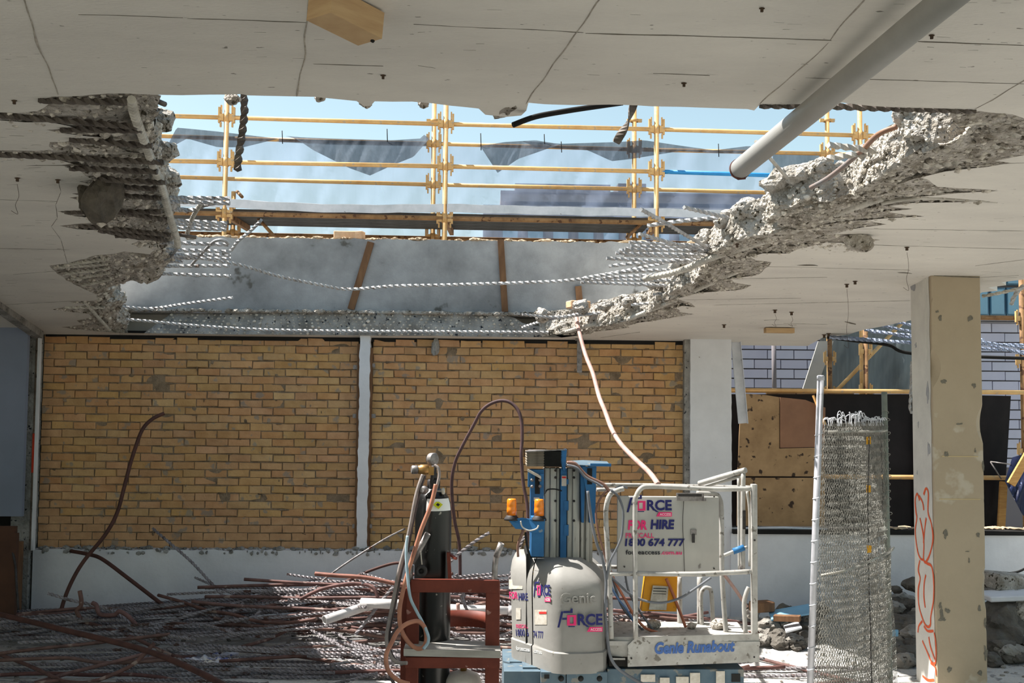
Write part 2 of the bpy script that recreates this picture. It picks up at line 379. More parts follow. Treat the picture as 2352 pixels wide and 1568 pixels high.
# ------------------------------------------------------------------ floor
mb = MB(); nx, ny = 150, 110; x0, x1, y0, y1 = -9.0, 11.0, -5.0, 12.4
vs = []
for j in range(ny+1):
    for i in range(nx+1):
        x = x0+(x1-x0)*i/nx; y = y0+(y1-y0)*j/ny
        z = .012*noise.noise(V((x*2.2, y*2.2, 0))) + .010*noise.noise(V((x*7, y*7, 3)))
        vs.append(V((x, y, z)))
mb.add(vs, [[j*(nx+1)+i, j*(nx+1)+i+1, (j+1)*(nx+1)+i+1, (j+1)*(nx+1)+i] for j in range(ny) for i in range(nx)], True)
mb.build('floor', m_floor, kind='structure')
m_ground = M('yard_ground', (.54, .53, .50), (.44, .43, .41), .8, .95)
mb = MB(); mb.add([(-60, -60, -.08), (60, -60, -.08), (60, -5.0, -.08), (-60, -5.0, -.08), (-60, 12.4, -.08), (60, 12.4, -.08), (60, 90, -.08), (-60, 90, -.08), (-9, -5.0, -.08), (-9, 12.4, -.08), (11, -5.0, -.08), (11, 12.4, -.08)],
   [(0, 1, 2, 3), (4, 5, 6, 7), (3, 8, 9, 4), (10, 2, 5, 11)])
mb.build('ground', m_ground, kind='structure')

# ------------------------------------------------------------------ back wall: sill wall, brick infill panels, post, pier
XL = at(80, 1262, 12).x; XLb = at(92, 800, 12).x
Xp0, Xp1 = at(822, 1000, 12).x, at(847, 1000, 12).x
Xr0 = at(1578, 1000, 12).x; Xr1 = at(1679, 1000, 12).x
ZS = at(600, 1264, 11.95).z                             # top of the sill wall
ZSR = at(1900, 1226, 11.95).z
def wallgrid(x0, x1, z0, z1, y, nx, nz, amp, mat, name, topamp=0.0, thick=.12):
    mb = MB(); vs = []
    for j in range(nz+1):
        for i in range(nx+1):
            x = x0+(x1-x0)*i/nx; z = z0+(z1-z0)*j/nz
            if j == nz: z += topamp*(noise.noise(V((x*6, 7, 0)))+noise.noise(V((x*19, 3, 0)))*.6)
            vs.append(V((x, y+amp*noise.noise(V((x*3, z*3, 1))), z)))
    mb.add(vs, [[j*(nx+1)+i, j*(nx+1)+i+1, (j+1)*(nx+1)+i+1, (j+1)*(nx+1)+i] for j in range(nz) for i in range(nx)], amp > 0 and topamp == 0)
    b = len(mb.v); top = [vs[nz*(nx+1)+i] for i in range(nx+1)]
    mb.add(top+[V((p.x, y+thick, p.z)) for p in top]+[V((p.x, y+thick, z0)) for p in top], [[i, i+1, nx+2+i, nx+1+i] for i in range(nx)]+[[nx+1+i, nx+2+i, 2*nx+3+i, 2*nx+2+i] for i in range(nx)])
    mb.add([(x0, y, z0), (x0, y, z1), (x0, y+thick, z1), (x0, y+thick, z0)], [(0, 1, 2, 3)])
    mb.add([(x1, y, z0), (x1, y, z1), (x1, y+thick, z1), (x1, y+thick, z0)], [(3, 2, 1, 0)])
    return mb.build(name, mat, kind='structure')
wall_back = wallgrid(XL, Xr1, -.05, ZS, 11.95, 200, 6, .006, m_white, 'wall_back', .016, .16)
ledge = MB()
for k in range(230):
    x = random.uniform(XL+.05, Xr0-.1); r = random.uniform(.012, .045)*(1.3 if random.random() < .2 else .8)
    ledge.rock((x, 12.0+random.uniform(-.04, .06), ZS+r*.35), r, k, 1, (1.3, 1, .6))
ledge.build('mortar_rubble', m_rough, wall_back, kind='stuff')
# mortar crumbs hanging over the front of the ledge
c = MB()
for k in range(120):
    x = random.uniform(XL, Xr0); c.rock((x, 11.945, ZS-random.uniform(0, .035)), random.uniform(.012, .03), 900+k, 1, (1.4, .35, 1))
c.build('mortar_drip', m_rough, wall_back, kind='stuff')
wallgrid(Xr1-.02, 9.5, -.05, ZSR, 11.93, 60, 6, .006, m_white, 'wall_back_right', .004, .16)
# brick panels
BW, BH, BT = .230, .076, .0857
brick_meshes = []
for k in range(10):
    bm = bmesh.new(); bmesh.ops.create_cube(bm, size=1.0)
    for vv in bm.verts: vv.co = V((vv.co.x*BW, vv.co.y*.09, vv.co.z*BH))
    fr = [e for e in bm.edges if all(q.co.y < 0 for q in e.verts)]
    bmesh.ops.bevel(bm, geom=fr, offset=.006, segments=1, affect='EDGES')
    rs = random.Random(k)
    for vv in bm.verts:
        vv.co += V((rs.uniform(-.004, .004), rs.uniform(-.003, .003), rs.uniform(-.004, .004)))
    me = bpy.data.meshes.new('brick'); bm.to_mesh(me); bm.free(); me.materials.append(m_brick); brick_meshes.append(me)
def panel(name, x0, x1, missing):
    z0, z1 = ZS-.02, zs(12.1)+.02
    w = wallgrid(x0, x1, z0, z1, 12.112, 110, 80, .015, m_mortar, name, 0, .1)
    rows = int((z1-z0)/BT)+1; spots = []
    for r in range(rows):
        z = z0+.02+BT*(r+.5); 
        if z+BH/2 > z1+.03: break
        x = x0 - (.12 if r % 2 else 0) + random.uniform(-.01, .01)
        while x < x1-.03:
            a, b = max(x, x0+.003), min(x+BW, x1-.003)
            if b-a > .05 and (abs(x-missing[0]) > .12 or abs(z-missing[1]) > .045): spots.append((a, b, z, r, b-a > BW-.005))
            x += BW+.011
    full = [s_ for s_ in spots if s_[4]]; rest = [s_ for s_ in spots if not s_[4]]
    full.sort(key=lambda q: abs(q[2]-2.0)); rest += full[300:]; full = full[:300]
    for a, b, z, r, _ in full:
        me = random.choice(brick_meshes); o = bpy.data.objects.new('brick', me); C.objects.link(o); o.parent = w
        pos = V(((a+b)/2, 12.145+random.uniform(-.007, .006), z+random.uniform(-.003, .003))); o.location = pos-ORG[w.name]
        o.rotation_euler = (random.uniform(-.02, .02), random.uniform(-.012, .012)+random.choice((0, PI)), random.uniform(-.015, .015)); 
        if o.rotation_euler[1] > 1: o.rotation_euler[1] += 0
    mb = MB()
    for a, b, z, r, _ in rest: mb.box(((a+b)/2, 12.145+random.uniform(-.007, .006), z), (b-a, .09, BH), jit=.004)
    mb.build('cut_bricks', m_brick, w, kind='stuff')
    # squeezed-out mortar along the bed joints
    mb = MB()
    for r in range(rows):
        z = z0+.02+BT*r
        if z > z1-.05: break
        x = x0
        while x < x1:
            L = random.uniform(.06, .3)
            if random.random() < .42: mb.rock((x+L/2, 12.104, z+random.uniform(-.008, .004)), L/2, int(x*1000)+r, 1, (1, .07, random.uniform(.04, .10)), .5)
            x += L+random.uniform(.02, .3)
    for k in range(22):
        mb.rock((random.uniform(x0+.1, x1-.1), 12.102, random.uniform(z0+.1, z1-.1)), random.uniform(.02, .05), 5000+k, 1, (1, .2, .8), .6)
    mb.build('mortar_smear', m_mortar, w, kind='stuff')
    return w
pm = at(758, 1135, 12.1)
wl = panel('wall_back_left_panel', XLb, Xp0-.02, (pm.x-.115, pm.z))
wr = panel('wall_back_middle_panel', Xp1+.02, Xr0-.02, (99, 99))
# white post between the panels (ragged plaster edges, brown timber grounds at its sides)
zt = zs(12.05)
def trimbox(name, x0, x1, y0, y1, z0, z1, mat, rag_=.0, parent=None, nz=60):
    mb = MB(); L = []; R = []
    for j in range(nz+1):
        z = z0+(z1-z0)*j/nz
        L.append((x0+rag_*noise.noise(V((z*9, 1, x0)))+rag_*.7*noise.noise(V((z*31, 1, x0))), z)); R.append((x1+rag_*noise.noise(V((z*9, 5, x1)))+rag_*.7*noise.noise(V((z*31, 9, x1))), z))
    vs = []
    for (xa, z), (xb, _) in zip(L, R): vs += [(xa, y0, z), (xb, y0, z), (xb, y1, z), (xa, y1, z)]
    fs = [[4*j+k, 4*j+(k+1) % 4, 4*j+4+(k+1) % 4, 4*j+4+k] for j in range(nz) for k in range(4)]+[[3, 2, 1, 0], [4*nz, 4*nz+1, 4*nz+2, 4*nz+3]]
    return mb.add(vs, fs).build(name, mat, parent, kind=None if parent else 'structure')
post = trimbox('trim_1', Xp0+.005, Xp1, 11.99, 12.14, ZS-.03, zt+.02, m_white, .010)
trimbox('timber_ground', Xp0-.025, Xp0+.01, 12.03, 12.14, ZS, zt-.08, m_oldwood, .004, post)
trimbox('timber_ground', Xp1-.005, Xp1+.022, 12.03, 12.14, ZS, zt-.12, m_oldwood, .004, post)
for (x, y) in ((816, 843), (857, 839), (815, 955), (814, 1208), (850, 1208), (858, 955)):
    p = at(x, y, 12.06); MB().box(p, (.045, .02, .045)).box(p+V((0, -.012, 0)), (.016, .012, .016)).build('fixing_lug', m_steel, post)
# dark strip added for the shadow on the top brick course; pier, reveals
pier = trimbox('wall_pier', Xr0+.03, Xr1, 11.97, 12.34, -.05, zs(12)+.03, m_white, .004)
trimbox('reveal', Xr0-.03, Xr0+.035, 12.0, 12.16, ZS, zt+.02, m_rough, .006, pier)
MB().b2((XL, 12.1, zs(12.1)-.045), (Xr0, 12.2, zs(12.1)+.05)).build('trim_shade', m_dark, kind='structure')
# rear skins so nothing shines through
MB().b2((XL-3.0, 12.22, -.05), (Xr0, 12.34, zs(12.3)+.01)).build('wall_back_outer', m_mortar, kind='structure')
# ------------------------------------------------------------------ concrete upstand above the slab
uL = at(255, 600, 12.05).x; uR = cr[0].x+.1
zt0 = zs(12.1)+TH-.03; ztop = at(600, 546, 12.05).z
up = wallgrid(uL-1.5, uR, zt0, ztop, 12.05, 260, 10, .012, m_upst, 'wall_upstand', .022, .30)
mb = MB()
for k in range(420):
    x = random.uniform(uL, uR); r = random.uniform(.01, .05); mb.rock((x, 12.05+random.uniform(-.0, .25), ztop+r*.3), r, 3000+k, 1, (1.5, 1, .5))
mb.build('mortar_rubble', M('mortar_pale', (.80, .70, .58), (.66, .58, .48), 9, .95, bump=.01), up, kind='stuff')
mb = MB()
for k in range(260):
    x = random.uniform(uL, at(1230, 715, 12).x); r = random.uniform(.012, .055); mb.rock((x, 12.03+random.uniform(-.06, .02), zt0+.01+r*.3), r, 4000+k, 1, (1.5, 1, .6))
mb.build('concrete_crumb', m_broken, up, kind='stuff')
for pts, w_ in ((((852,556),(806,710)), .075), (((1150,550),(1160,716)), .07), (((1328,657),(1331,692)), .07)):
    a, b = at(*pts[0], 12.03), at(*pts[1], 12.03); MB().beam(a, b, w_, .03, (0, -1, 0)).build('timber_strip', m_oldwood, up)
# ------------------------------------------------------------------ left side: concrete column, timber board, plasterboard
a = at(62, 1000, 12.0)
MB().b2((at(36, 1000, 11.95).x, 11.9, 0), (at(79, 1000, 11.95).x, 12.2, zs(12))).build('wall_left_pier', m_rough, kind='structure')
MB().b2((at(84, 1000, 11.9).x-.012, 11.88, .68), (at(84, 1000, 11.9).x+.012, 11.93, zs(12)-.03)).build('trim_3', m_white, kind='structure')
m_orange = M('orange_paint', (.80, .25, .15), (.7, .22, .12), 6)
MB().box(at(77, 1040, 11.89), (.03, .012, .42)).build('trim_4', m_orange, kind='structure')
m_blueboard = M('blue_grey_board', (.50, .53, .60), (.46, .49, .55), 1.2, .8)
p0 = at(-60, 1185, 11.7); p1 = at(64, 765, 11.7)
MB().b2((p0.x-2.5, 11.7, p0.z), (p1.x, 11.76, p1.z+.35)).build('wall_left_board', m_blueboard, kind='structure')
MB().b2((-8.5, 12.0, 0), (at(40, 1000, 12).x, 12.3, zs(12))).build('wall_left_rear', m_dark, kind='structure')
p = at(30, 1190, 11.7)
MB().b2((-8.5, 11.4, 0), (at(40, 1400, 11.5).x, 11.6, at(30, 1245, 11.5).z)).build('wall_left_lower', m_oldwood, kind='structure')
mb = MB(); mb.beam(soff(-60, 660), V((at(80, 760, 11.8).x, 11.9, zs(11.9)-.03)), .10, .10); mb.build('trim_5', m_rough, kind='structure')
MB().b2((-8.7, 4.0, 0), (-8.5, 12.3, zs(3)+.9)).build('wall_left', m_white, kind='structure')  # unseen side wall; white colour and near end chosen for light on the left
# ------------------------------------------------------------------ scaffold behind the upstand
m_scaf = M('yellow_scaffold_paint', (.86, .70, .47), (.78, .60, .38), 5, .55, spots=(.72, .62, .50), spot_scale=16, spot_t=.62, bump=.001)
m_scafd = M('worn_scaffold_paint', (.64, .49, .33), (.48, .35, .23), 6, .7, spots=(.36, .24, .16), spot_scale=14, spot_t=.6)
m_bluep = M('blue_paint', (.20, .56, .80), (.15, .48, .72), 5, .5, spots=(.45, .60, .70), spot_scale=18, spot_t=.68)
m_galv = M('galvanised_sheet', (.86, .86, .88), (.76, .77, .79), 5, .5, .15, spots=(.5, .5, .5), spot_scale=12, spot_t=.7)
m_corr = M('grey_plank', (.36, .36, .35), (.27, .27, .26), 4, .7, .2)
def YF(px): return 13.0 + (at(px, 400, 13).x+3.4)*.045
def YR(px): return 14.05 + (at(px, 400, 14).x+3.4)*.045
scaf = empty('scaffold', (0, 13.0, 2.0)); tag(scaf, 'yellow tube scaffold with a metal plank deck standing behind the concrete upstand, against the sky', 'scaffold')
fr_px = [16, 520, 1024, 1508, 1975, 2420]; rr_px = [90, 540, 997, 1457, 1900, 2350]
def node_mesh():
    mb = MB(); mb.lathe([(.036, -.055), (.036, .055)], seg=12)
    for s_ in (-1, 1):
        mb.box((s_*.058, 0, .0), (.05, .05, .085)); mb.box((s_*.088, 0, .03), (.022, .045, .19)); mb.box((s_*.066, 0, .1), (.016, .03, .10)); mb.box((s_*.07, 0, -.085), (.018, .03, .06))
    mb.box((0, .05, 0), (.05, .05, .08))
    return mb
node0 = [None]
def node(p, par=scaf, mat=m_scaf):
    if node0[0] is None:
        o = node_mesh().build('coupler', mat, par, origin=(0, 0, 0)); o.location = V(p)-ORG[par.name]; node0[0] = o
    else:
        o = mesh_copy(node0[0], V(p)-ORG[par.name], parent=par, scale=(.8, .8, .7) if par is not scaf else None)
    return o
def pole(a, b, r=.0265, mat=m_scaf, name='ledger', par=scaf):
    return MB().tube([a, b], r, 10).build(name, mat, par)
ftop = {16: 255, 520: 270, 1024: 285, 1508: 297, 1975: 311, 2420: 324}; fmid = {16: 362, 520: 372, 1024: 382, 1508: 394, 1975: 409, 2420: 422}
rtop = {90: 303, 540: 318, 997: 330, 1457: 343, 1900: 353, 2350: 365}; rmid = {90: 396, 540: 411, 997: 424, 1457: 434, 1900: 446, 2350: 458}
for i, px in enumerate(fr_px):
    y = YF(px); p = at(px, 300, y); x = p.x
    MB().tube([(x, y, -.08), (x, y, 6.2)], .03, 12).build('standard', m_scaf, scaf)
    for d_ in (ftop, fmid):
        node((x, y, at(px, d_[px], y).z))
    node((x, y, 4.53))
    if i < len(fr_px)-1:
        q = fr_px[i+1]; y2 = YF(q)
        for d_ in (ftop, fmid):
            blue = d_ is fmid and px == 1508
            pole(at(px, d_[px], y)+V((.06, 0, 0)), at(q, d_[q], y2)-V((.06, 0, 0)), .0265, m_bluep if blue else m_scaf)
        pole((x, y, 4.53), (at(q, 400, y2).x, y2, 4.53), .03, m_scafd)
for i, px in enumerate(rr_px):
    y = YR(px); x = at(px, 300, y).x; zt_ = at(px, 238, y).z if px != 540 else at(px, 440, y).z
    MB().tube([(x, y, -.08), (x, y, zt_)], .03, 12).build('standard', m_scaf, scaf)
    if px != 540:
        MB().lathe([(.03, 0), (.05, .0), (.05, .04), (.03, .04)], (x, y, zt_-.25)).box((x, y, zt_-.23), (.2, .04, .04)).build('standard_cap', m_scaf, scaf)
        for d_ in (rtop, rmid): node((x, y, at(px, d_[px], y).z))
    node((x, y, 4.45))
    if i < len(rr_px)-1:
        q = rr_px[i+1]; y2 = YR(q)
        for d_ in (rtop, rmid): pole(at(px, d_[px], y), at(q, d_[q], y2))
        pole((x, y, 4.44), (at(q, 400, y2).x, y2, 4.44), .03, m_scafd)
# transoms, planks, toeboards
for k in range(len(fr_px)-1):
    a, b = fr_px[k], fr_px[k+1]; xa, xb = at(a, 400, YF(a)).x, at(b, 400, YF(b)).x
    ya, yb = YF(a), YF(b); dx = xb-xa
    MB().beam((xa, ya, 4.52), (xa+.05, ya+1.05, 4.52), .05, .07).build('transom', m_scafd, scaf)
    for j in range(4):
        mb = MB(); o_ = .12+j*.235
        # channel section plank with ribs
        prof = [(0, 0), (0, .05), (.01, .05), (.01, .012), (.05, .012), (.055, .02), (.08, .02), (.085, .012), (.14, .012), (.145, .02), (.17, .02), (.175, .012), (.215, .012), (.215, .05), (.225, .05), (.225, 0), (.18, 0), (.172, .008), (.142, .008), (.137, 0), (.088, 0), (.08, .008), (.05, .008), (.045, 0)]
        L0 = [V((xa+.03, ya+o_+q[0], 4.56+q[1])) for q in prof]; mb.prism(L0, (dx-.06, yb-ya, 0)); fixn(mb.build('deck_plank', m_corr, scaf))
    # toeboard, a little buckled
    mb = MB(); n = 16; vs = []
    for i in range(n+1):
        t = i/n; sag = -.035*math.sin(PI*t)*(1 if k == 1 else .2)
        for dy, dz in ((-.02, .0), (-.02, .10), (.06, .115), (.06, .105), (-.01, .09), (-.01, 0)): vs.append((xa+.02+(dx-.04)*t, ya+(yb-ya)*t-.03+dy, 4.60+dz+sag+.004*math.sin(t*25)))
    mb.add(vs, [[6*i+c_, 6*i+(c_+1) % 6, 6*i+6+(c_+1) % 6, 6*i+6+c_] for i in range(n) for c_ in range(6)]).build('toeboard', m_galv, scaf)
for (a, b, ya, yb) in (((590, 498), (632, 545), 13.6, 13.2), ((545, 440), (556, 452), 14.1, 13.9), ((1475, 512), (1440, 545), 13.5, 14.0)):
    pole(at(*a, ya), at(*b, yb), .022, m_scafd, 'brace')
# ------------------------------------------------------------------ shade net with folded-over hems
m_net = M('shade_net', (.62, .68, .79), (.57, .63, .74), 1.2, .9, alpha=.46, trans=.75, stretch=(3, 3, .5))
m_netd = M('shade_net_double', (.38, .42, .47), (.28, .31, .35), 3, .9, alpha=.80, trans=.5, stretch=(4, 4, 1))
def sheet(top, bot, Yt, Yb, name, mat, par, nx=60, nz=20, amp=.03, kind=None, back=0.0):
    """cloth hung between a top and a bottom picture line"""
    def ev(L, t):
        d = [0]
        for i in range(len(L)-1): d.append(d[-1]+math.hypot(L[i+1][0]-L[i][0], L[i+1][1]-L[i][1]))
        s_ = t*d[-1]
        for i in range(len(L)-1):
            if d[i+1] >= s_: w = (s_-d[i])/max(1e-6, d[i+1]-d[i]); return (L[i][0]+(L[i+1][0]-L[i][0])*w, L[i][1]+(L[i+1][1]-L[i][1])*w)
        return L[-1]
    vs = []; f = (lambda x, Y: Y(x) if callable(Y) else Y)
    for j in range(nz+1):
        v_ = j/nz
        for i in range(nx+1):
            u = i/nx; a, b = ev(top, u), ev(bot, u); px, py = a[0]+(b[0]-a[0])*v_, a[1]+(b[1]-a[1])*v_
            Y = f(px, Yt)*(1-v_)+f(px, Yb)*v_
            Y += amp*(noise.noise(V((px*.02, py*.006, 3)))*1.2+noise.noise(V((px*.06+py*.03, py*.01, 9)))*.7)*(.3+v_)
            vs.append(at(px, py, Y))
    mb = MB().add(vs, [[j*(nx+1)+i, j*(nx+1)+i+1, (j+1)*(nx+1)+i+1, (j+1)*(nx+1)+i] for j in range(nz) for i in range(nx)], True)
    o = mb.build(name, mat, par)
    if not par and kind is None: pass
    return o
YN = lambda px: YR(px)+.12
net = sheet([(200, 306), (540, 322), (997, 334), (1457, 346), (1775, 352)], [(200, 640), (700, 640), (1300, 650), (1775, 660)], YN, YN, 'shade_net', m_net, None, 120, 30, .10)
tag(net, 'pale see-through shade net tied to the back of the yellow scaffold above the concrete upstand', 'net')
YFl = lambda px: YR(px)-.06
sheet([(396, 312), (406, 293), (440, 296), (500, 302), (620, 316)], [(380, 345), (430, 318), (500, 338), (560, 338), (640, 318)], YFl, YFl, 'folded_hem', m_netd, net, 30, 8, .05)
sheet([(655, 312), (690, 315), (760, 318), (900, 322), (965, 318), (974, 309), (985, 318)], [(680, 318), (720, 345), (800, 385), (850, 403), (900, 380), (950, 360), (985, 320)], YFl, lambda px: YR(px)-.22, 'folded_hem', m_netd, net, 50, 16, .12)
sheet([(1103, 335), (1160, 326), (1230, 322), (1280, 330)], [(1106, 340), (1143, 397), (1190, 365), (1285, 332)], YFl, lambda px: YR(px)-.15, 'folded_hem', m_netd, net, 30, 12, .08)
sheet([(1200, 324), (1290, 330), (1420, 326), (1480, 322), (1560, 334), (1640, 345), (1720, 335), (1770, 345)], [(1230, 338), (1350, 345), (1405, 370), (1450, 365), (1560, 347), (1650, 352), (1700, 352), (1770, 352)], YFl, YFl, 'folded_hem', m_netd, net, 60, 8, .06)
sheet([(640, 318), (760, 322), (980, 326)], [(640, 326), (760, 332), (980, 336)], lambda px: YR(px)-.04, lambda px: YR(px)-.06, 'folded_hem', m_netd, net, 40, 4, .05)
for px, y0_, y1_ in ((520, 296, 322), (648, 300, 330), (889, 296, 325), (1104, 306, 345), (1250, 308, 335), (1289, 325, 350), (1650, 330, 360)):
    MB().tube([at(px, y0_, YR(px)-.07), at(px+1, y1_, YR(px)-.08)], .006, 5).build('cable_tie', m_dark, net)
net2 = sheet([(1775, 352), (1900, 350), (2120, 356)], [(1775, 660), (1900, 660), (2120, 660)], YN, YN, 'shade_net', m_netd, None, 40, 20, .08)
tag(net2, 'darker grey shade net on the scaffold right of the hanging pipe end', 'net')
# ------------------------------------------------------------------ far buildings
m_gb = M('grey_render', (.58, .55, .54), (.52, .49, .48), .3, .9)
m_gb2 = M('grey_render_dark', (.48, .46, .47), (.43, .41, .42), .3, .9)
m_glass = M('blue_glass', (.50, .66, .74), (.38, .52, .62), .4, .15, spec=.8)
fb = empty('grey_building', (at(1400, 700, 45).x, 45, 0)); tag(fb, 'grey stepped building far behind the shade net and the scaffold deck', 'building')
def fbox(pxa, pxb, pya, pyb, Y, dep, name, mat, par):
    a, b = at(pxa, pya, Y), at(pxb, pyb, Y); return MB().b2((a.x, Y, b.z), (b.x, Y+dep, a.z)).build(name, mat, par)
fbox(1110, 1760, 470, 1070, 45, 9, 'wall', m_gb, fb)
fbox(1150, 1760, 443, 470, 46, 8, 'upper_storey', m_gb, fb); fbox(1183, 1402, 421, 443, 47, 6, 'upper_storey', m_gb2, fb)
fbox(1420, 1484, 421, 443, 47, 6, 'upper_storey', m_gb2, fb); fbox(1150, 1790, 440, 446, 45.6, .6, 'parapet', m_gb2, fb)
x = 1150
while x < 1700:
    f_ = fbox(x, x+44, 517, 560, 44.9, .2, 'window_frame', m_gb2, fb); g_ = fbox(x+5, x+39, 521, 557, 44.8, .1, 'pane', m_glass, f_); x += 58
m_ob = M('cream_cladding', (.70, .74, .78), (.62, .67, .72), .5, .8)
ob = empty('glazed_building', (at(2350, 700, 26).x, 26, 0)); tag(ob, 'blue glazed office building seen past the top right of the concrete column', 'building')
fbox(2150, 2700, 560, 1100, 26, 8, 'wall', m_gb2, ob)
for r, (ya, yb) in enumerate(((610, 655), (660, 725))):
    x = 2160
    while x < 2560:
        f_ = fbox(x, x+36, ya, yb, 25.9, .2, 'window_frame', M('blue_frame', (.36, .48, .56)), ob); fbox(x+3, x+33, ya+4, yb-4, 25.8, .12, 'pane', M('office_glass', (.42, .60, .70), (.34, .50, .60), .5, .2, spec=.8), f_); x += 38  # frame and glass colours lightened to carry the distant haze
# white block wall beyond the right opening
m_blk = M('white_block', (.76, .76, .82), (.70, .70, .77), .9, .85, rand=.03)
nb = empty('block_wall', (at(1900, 900, 17).x, 17, 0)); tag(nb, 'pale lilac painted block wall of the neighbouring house seen through the right opening', 'wall')
a, b = at(1640, 735, 17), at(2520, 1330, 17)
MB().b2((a.x, 17.04, -.05), (b.x, 17.3, a.z)).build('core', m_gb2, nb)
bw, bh = .42, .152; me = None; z = a.z-bh/2; r = 0
while z > at(2000, 1075, 17).z and r < 17:
    x = a.x + (bw/2 if r % 2 else 0)
    while x < b.x:
        if me is None:
            o = MB().box((0, 0, 0), (bw-.012, .08, bh-.018), jit=.002).build('block', m_blk, nb, origin=(0, 0, 0)); me = o.data
        else:
            o = bpy.data.objects.new('block', me); C.objects.link(o); o.parent = nb
        o.location = V((x, 17.02+random.uniform(-.006, .006), z))-ORG[nb.name]; x += bw
    z -= bh; r += 1
pole(at(1777, 770, 16.6), at(1779, 930, 16.6), .035, m_gb2, 'downpipe', nb)
fbox(2240, 2560, 727, 737, 16.8, .5, 'coping', m_galv, nb)
# scaffold and hoarding just outside the right opening
sc2 = empty('scaffold', (at(1990, 900, 13).x, 13, 0)); tag(sc2, 'lower yellow scaffold tubes crossing just outside the right opening beside the column', 'scaffold')
for px, py0, Y in ((1905, 700, 13.9), (1987, 700, 13.0), (2344, 560, 13.0)):
    a = at(px, py0, Y); MB().tube([(a.x, Y, -.08), (a.x, Y, a.z)], .03, 12).build('standard', m_scafd, sc2)
    for py in ({1905: (824, 905), 1987: (807, 900), 2344: (731, 830, 1035)}[px]): node((a.x, Y, at(px, py, Y).z), sc2)
pole(at(1660, 896, 12.9), at(2480, 902, 12.9), .028, m_scaf, 'ledger', sc2); pole(at(1760, 905, 13.6), at(1960, 906, 13.6), .028, m_scafd, 'ledger', sc2)
pole(at(1880, 1094, 12.75), at(2480, 1098, 12.75), .028, m_scaf, 'ledger', sc2); pole(at(2240, 729, 13.2), at(2480, 732, 13.2), .03, m_scafd, 'ledger', sc2)
pole(at(1925, 893, 13.3), at(2085, 728, 14.2), .025, m_scaf, 'brace', sc2)
def poly_slab(pts, Y, th, name, mat, par=None):
    p = [at(x_, y_, Y) for x_, y_ in pts]; return fixn(MB().prism(p, (0, th, 0)).build(name, mat, par))
m_ply = M('stained_plywood', (.70, .57, .42), (.58, .46, .33), 3.2, .85, spots=(.26, .20, .16), spot_scale=11, spot_t=.62, stretch=(1, 1, 1))
m_ply2 = M('stained_plywood_brown', (.60, .44, .34), (.52, .38, .30), 2.2, .85, spots=(.26, .20, .16), spot_scale=7, spot_t=.68)
o = poly_slab([(1703, 903), (1760, 907), (1790, 912), (1790, 1030), (1890, 1028), (1895, 1094), (1694, 1093), (1698, 1000)], 12.62, .02, 'plywood_sheet', m_ply); tag(o, 'upper mould-spotted yellow plywood sheet in the right opening', 'plywood sheet')
o = poly_slab([(1792, 912), (1850, 918), (1896, 936), (1894, 1026), (1792, 1028)], 12.61, .02, 'plywood_sheet', m_ply2); tag(o, 'reddish brown plywood offcut beside the upper yellow sheet behind the fence post', 'plywood sheet')
o = poly_slab([(1694, 1097), (1895, 1097), (1893, 1385), (1690, 1385)], 12.62, .02, 'plywood_sheet', m_ply); tag(o, 'lower mould-spotted yellow plywood sheet standing behind the opening sill', 'plywood sheet')
m_cloth = M('black_cloth', (.17, .15, .15), (.12, .11, .11), 1.5, .95)
o = sheet([(1640, 905), (1880, 905), (2110, 905)], [(1640, 1270), (1880, 1270), (2110, 1270)], 12.95, 12.95, 'black_sheeting', m_cloth, None, 40, 20, .05); tag(o, 'black sheeting hung behind the plywood and the mesh fence roll', 'sheeting')
o = sheet([(2100, 906), (2280, 908), (2322, 909)], [(2100, 1270), (2200, 1270), (2300, 1270)], 12.9, 12.9, 'black_sheeting', m_cloth, None, 40, 20, .08); tag(o, 'black sheeting with a torn right edge seen right of the concrete column', 'sheeting')
o = sheet([(1895, 742), (2000, 735), (2098, 730)], [(1850, 900), (1980, 900), (2098, 900)], 14.6, 14.6, 'grey_tarp', M('grey_tarp', (.50, .53, .54), (.43, .46, .47), 3, .7, stretch=(6, 1, .3)), None, 30, 14, .10); tag(o, 'grey translucent tarpaulin behind the yellow brace in the right opening', 'tarpaulin')
o = poly_slab([(1880, 783), (1915, 783), (1868, 912), (1838, 912)], 14.2, .03, 'white_board', M('white_board', (.82, .80, .77), (.74, .72, .69), 2)); tag(o, 'long white board leaning diagonally beside the grey tarpaulin', 'board')
mb = MB(); a, b = at(1689, 783, 12.15), at(1706, 972, 12.15); mb.beam(a, b, .10, .006, (0, -1, 0)).beam(a+V((.05, -.02, 0)), b+V((.05, -.02, 0)), .006, .05, (0, -1, 0)).beam(a+V((-.05, -.02, 0)), b+V((-.05, -.02, 0)), .006, .03, (0, -1, 0))
o = mb.build('steel_channel', m_galv); tag(o, 'bent galvanised channel hanging at the left side of the right opening', 'steel channel')
o = MB().beam(at(1868, 908, 12.6), at(1895, 975, 12.5), .03, .02).build('timber_batten', m_timber); tag(o, 'short pale batten leaning on the brown plywood offcut', 'batten')
mb = MB().beam(at(2305, 1106, 12.8), at(2298, 1232, 12.7), .085, .035, (0, -1, 0)); o = mb.build('timber_stake', m_timber); tag(o, 'upright pine stake against the black sheeting right of the column', 'stake')
o = MB().beam(at(2375, 1020, 12.2), at(2322, 1112, 12.2), .09, .04, (0, -1, 0)).build('timber_prop', m_timber); tag(o, 'slanting pine prop over the blue tarp at the right edge', 'timber prop')
